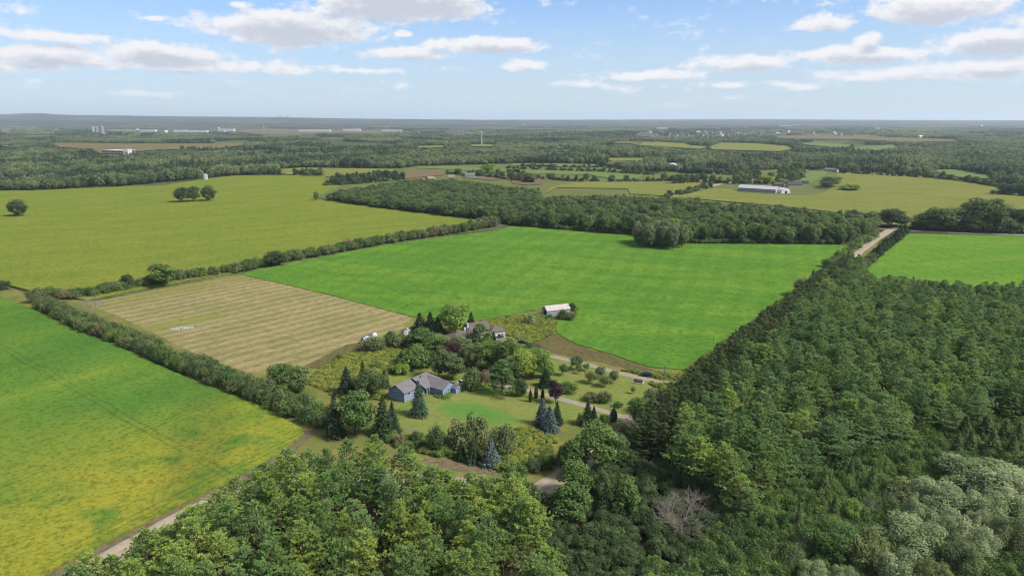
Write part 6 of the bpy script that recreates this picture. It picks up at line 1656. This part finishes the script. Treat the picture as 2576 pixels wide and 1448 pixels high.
far_row([(2505, 489), (2575, 493), (2640, 500)], 12, 14, 19, ['leaf_mid', 'leaf_dark'], 'tall tree of the wood corner at the right edge', 'trees of the wood corner at the right edge', 82)
for (u, vb, vt, w, mt, lab) in ((2140 - 4, 478, 450, 44, 'leaf_mid', 'grey green tree at the right end of the farm grove'), (2138, 479, 463, 44, 'leaf_yellow', 'round yellow green tree beside the farm at the corn field'), (2077, 474, 455, 30, 'leaf_dark', 'dark round tree right of the farmhouse roof'),
        (2022 - 95, 462, 440, 34, 'leaf_yellow', 'yellow green tree behind the long low barn'), (1968, 466, 449, 24, 'leaf_light', 'slim light green tree behind the long low barn'), (1225, 434, 412, 34, 'leaf_light', 'light green round tree by the far green pasture')):
    at('broad', u if u != 2136 else 2090, vb if u != 2136 else 470, vt if u != 2136 else 444, w, M[mt], lab)

far_row([(1845, 455), (1900, 449), (1990, 456), (2018, 446)], 24, 9, 17, ['leaf_mid', 'leaf', 'leaf_olive', 'leaf_dark'], 'tree in the farm grove between the long barn and the far gravel road', 'trees between the long barn and the far road', 83)
far_row([(1960, 444), (2030, 424), (2070, 423), (2112, 430)], 18, 9, 16, ['leaf_mid', 'leaf_dark'], 'tree round the low houses beyond the paddock', 'trees round the houses beyond the paddock', 84)
far_row([(1620, 428), (1680, 431), (1760, 437), (1840, 440), (1900, 436)], 26, 9, 16, ['leaf_mid', 'leaf', 'leaf_olive'], 'tree in the belt in front of the white arched barn', 'trees in front of the arched barn', 85)
far_row([(1310, 418), (1400, 421), (1500, 421), (1600, 420)], 16, 6, 11, ['leaf_mid', 'leaf_dark'], 'tree in the hedgerow between the two far pastures', 'trees between the far pastures', 86)
HX = np.array(HX)
stuff('hedgerow_scrub', 'low scrub and bushes filling the far hedgerows between the trees', HX[:, 0], HX[:, 1], np.stack([HX[:, 2], HX[:, 2], HX[:, 2] * .95], 1), [proto('shrub', i, M['leaf_mid']) for i in range(3)], 87)

# scattered houses of the far town
q = random.Random(9); hm = None
def town_house(kind, roof, wall):
    m = bmesh.new(); m.free()
    w = MB(); pent(w, -7, 7, -5, 5, -.2, 5.5, 8.5); wm = w.mesh('wall', M[wall])
    r_ = MB(); slab_roof(r_, -7, 7, -5, 5, 5.5, 8.7, 'x', .5, .3); rm = r_.mesh('roof', M[roof])
    return wm, rm
TH_ = [(town_house(0, 'roof_brown', 'brick'), 'brown roofed'), (town_house(0, 'roof_grey', 'pale_wall'), 'grey roofed'), (town_house(0, 'roof_white', 'white_wall'), 'white')]
cnt = 0
while cnt < 290:
    u = q.uniform(1180, 2420); v = q.uniform(330, 352)
    if q.random() < .25: u = q.uniform(0, 1180); v = q.uniform(316, 336)
    if any(in_poly(np.array([u]), np.array([v]), p)[0] for p in CLEAR_FAR + BUILT): continue
    x, y = g(u, v); (wm, rm), nm = TH_[0 if q.random() < .55 else (1 if q.random() < .75 else 2)]
    o = root_at('house', (x, y), q.uniform(0, 3.14), nm + ' house among the trees of the far town', 'house', nm + ' houses of the far town'); k = q.uniform(1.2, 2.1)
    o.scale = (k, k, q.uniform(1.2, 1.9)); link('wall', wm, (), o); link('roof', rm, (), o); cnt += 1

# low hills along the horizon
def hills():
    k = MT('wooded far hills'); n = k.noise(.0016, 5, .6); c = k.ramp(n, [(.38, (.04, .06, .035)), (.56, (.055, .075, .04)), (.6, (.14, .15, .07)), (.66, (.05, .07, .04))])
    hm = k.finish(c, .95)
    for (d, prof, nm) in ((14500, [(-700, 287), (0, 287), (60, 287.5), (105, 285.2), (150, 285.6), (190, 289), (330, 291), (500, 293.2), (670, 294.6), (760, 296), (900, 298.5), (1100, 300.5), (1300, 302.3), (1500, 304), (1800, 305.5), (2100, 304.5), (2300, 305), (3300, 305)], 'hills'),
                          (17500, [(-700, 300), (1000, 302), (1400, 301.4), (1700, 300.6), (1900, 300), (2050, 301), (2250, 302), (2575, 302.6), (3300, 302)], 'far_hills'),
                          (11500, [(-700, 300), (100, 302), (300, 304), (600, 308), (1000, 312), (1400, 314), (3300, 314)], 'near_hills')):
        rngh = np.random.default_rng(d); vs = []; fs = []; us = np.linspace(prof[0][0], prof[-1][0], 160)
        vv = np.interp(us, [p[0] for p in prof], [p[1] for p in prof]) + rngh.normal(0, .12, 160)
        for i, (u, v) in enumerate(zip(us, vv)):
            z = max(-4.0, zat(d, v)); x = (u - 1287.5) / F * d * math.cos(PITCH) * 1.03
            for (dy, f) in ((-2600, -.02), (-1500, .3), (-700, .7), (0, 1.0), (1800, .8), (4000, -.05)): vs.append((x * (1 + dy / d), d + dy, z * f - .5))
        for i in range(159):
            for j in range(5): a_ = i * 6 + j; fs.append((a_, a_ + 6, a_ + 7, a_ + 1))
        me = bpy.data.meshes.new(nm); me.from_pydata(vs, [], fs); me.update(); me.materials.append(hm); me.polygons.foreach_set('use_smooth', [True] * len(me.polygons))
        tag(link(nm, me), kind='structure')
hills()

# ------------------------------------------------------------------ air
def haze():
    k = MT('air'); pv = nd(k.t, 'ShaderNodeVolumePrincipled'); k.l.new(pv.outputs[0], k.out.inputs['Volume'])
    pv.inputs['Color'].default_value = (.80, .90, 1.0, 1); pv.inputs['Density'].default_value = HAZE; pv.inputs['Anisotropy'].default_value = .2
    m = MB(); m.box(-32000, 32000, -1500, 32000, -2.0, 330)
    o = m.build('haze', k.m); tag(o, 'pale air over the whole plain', None, None, 'stuff')
HAZE = 4e-5
haze()
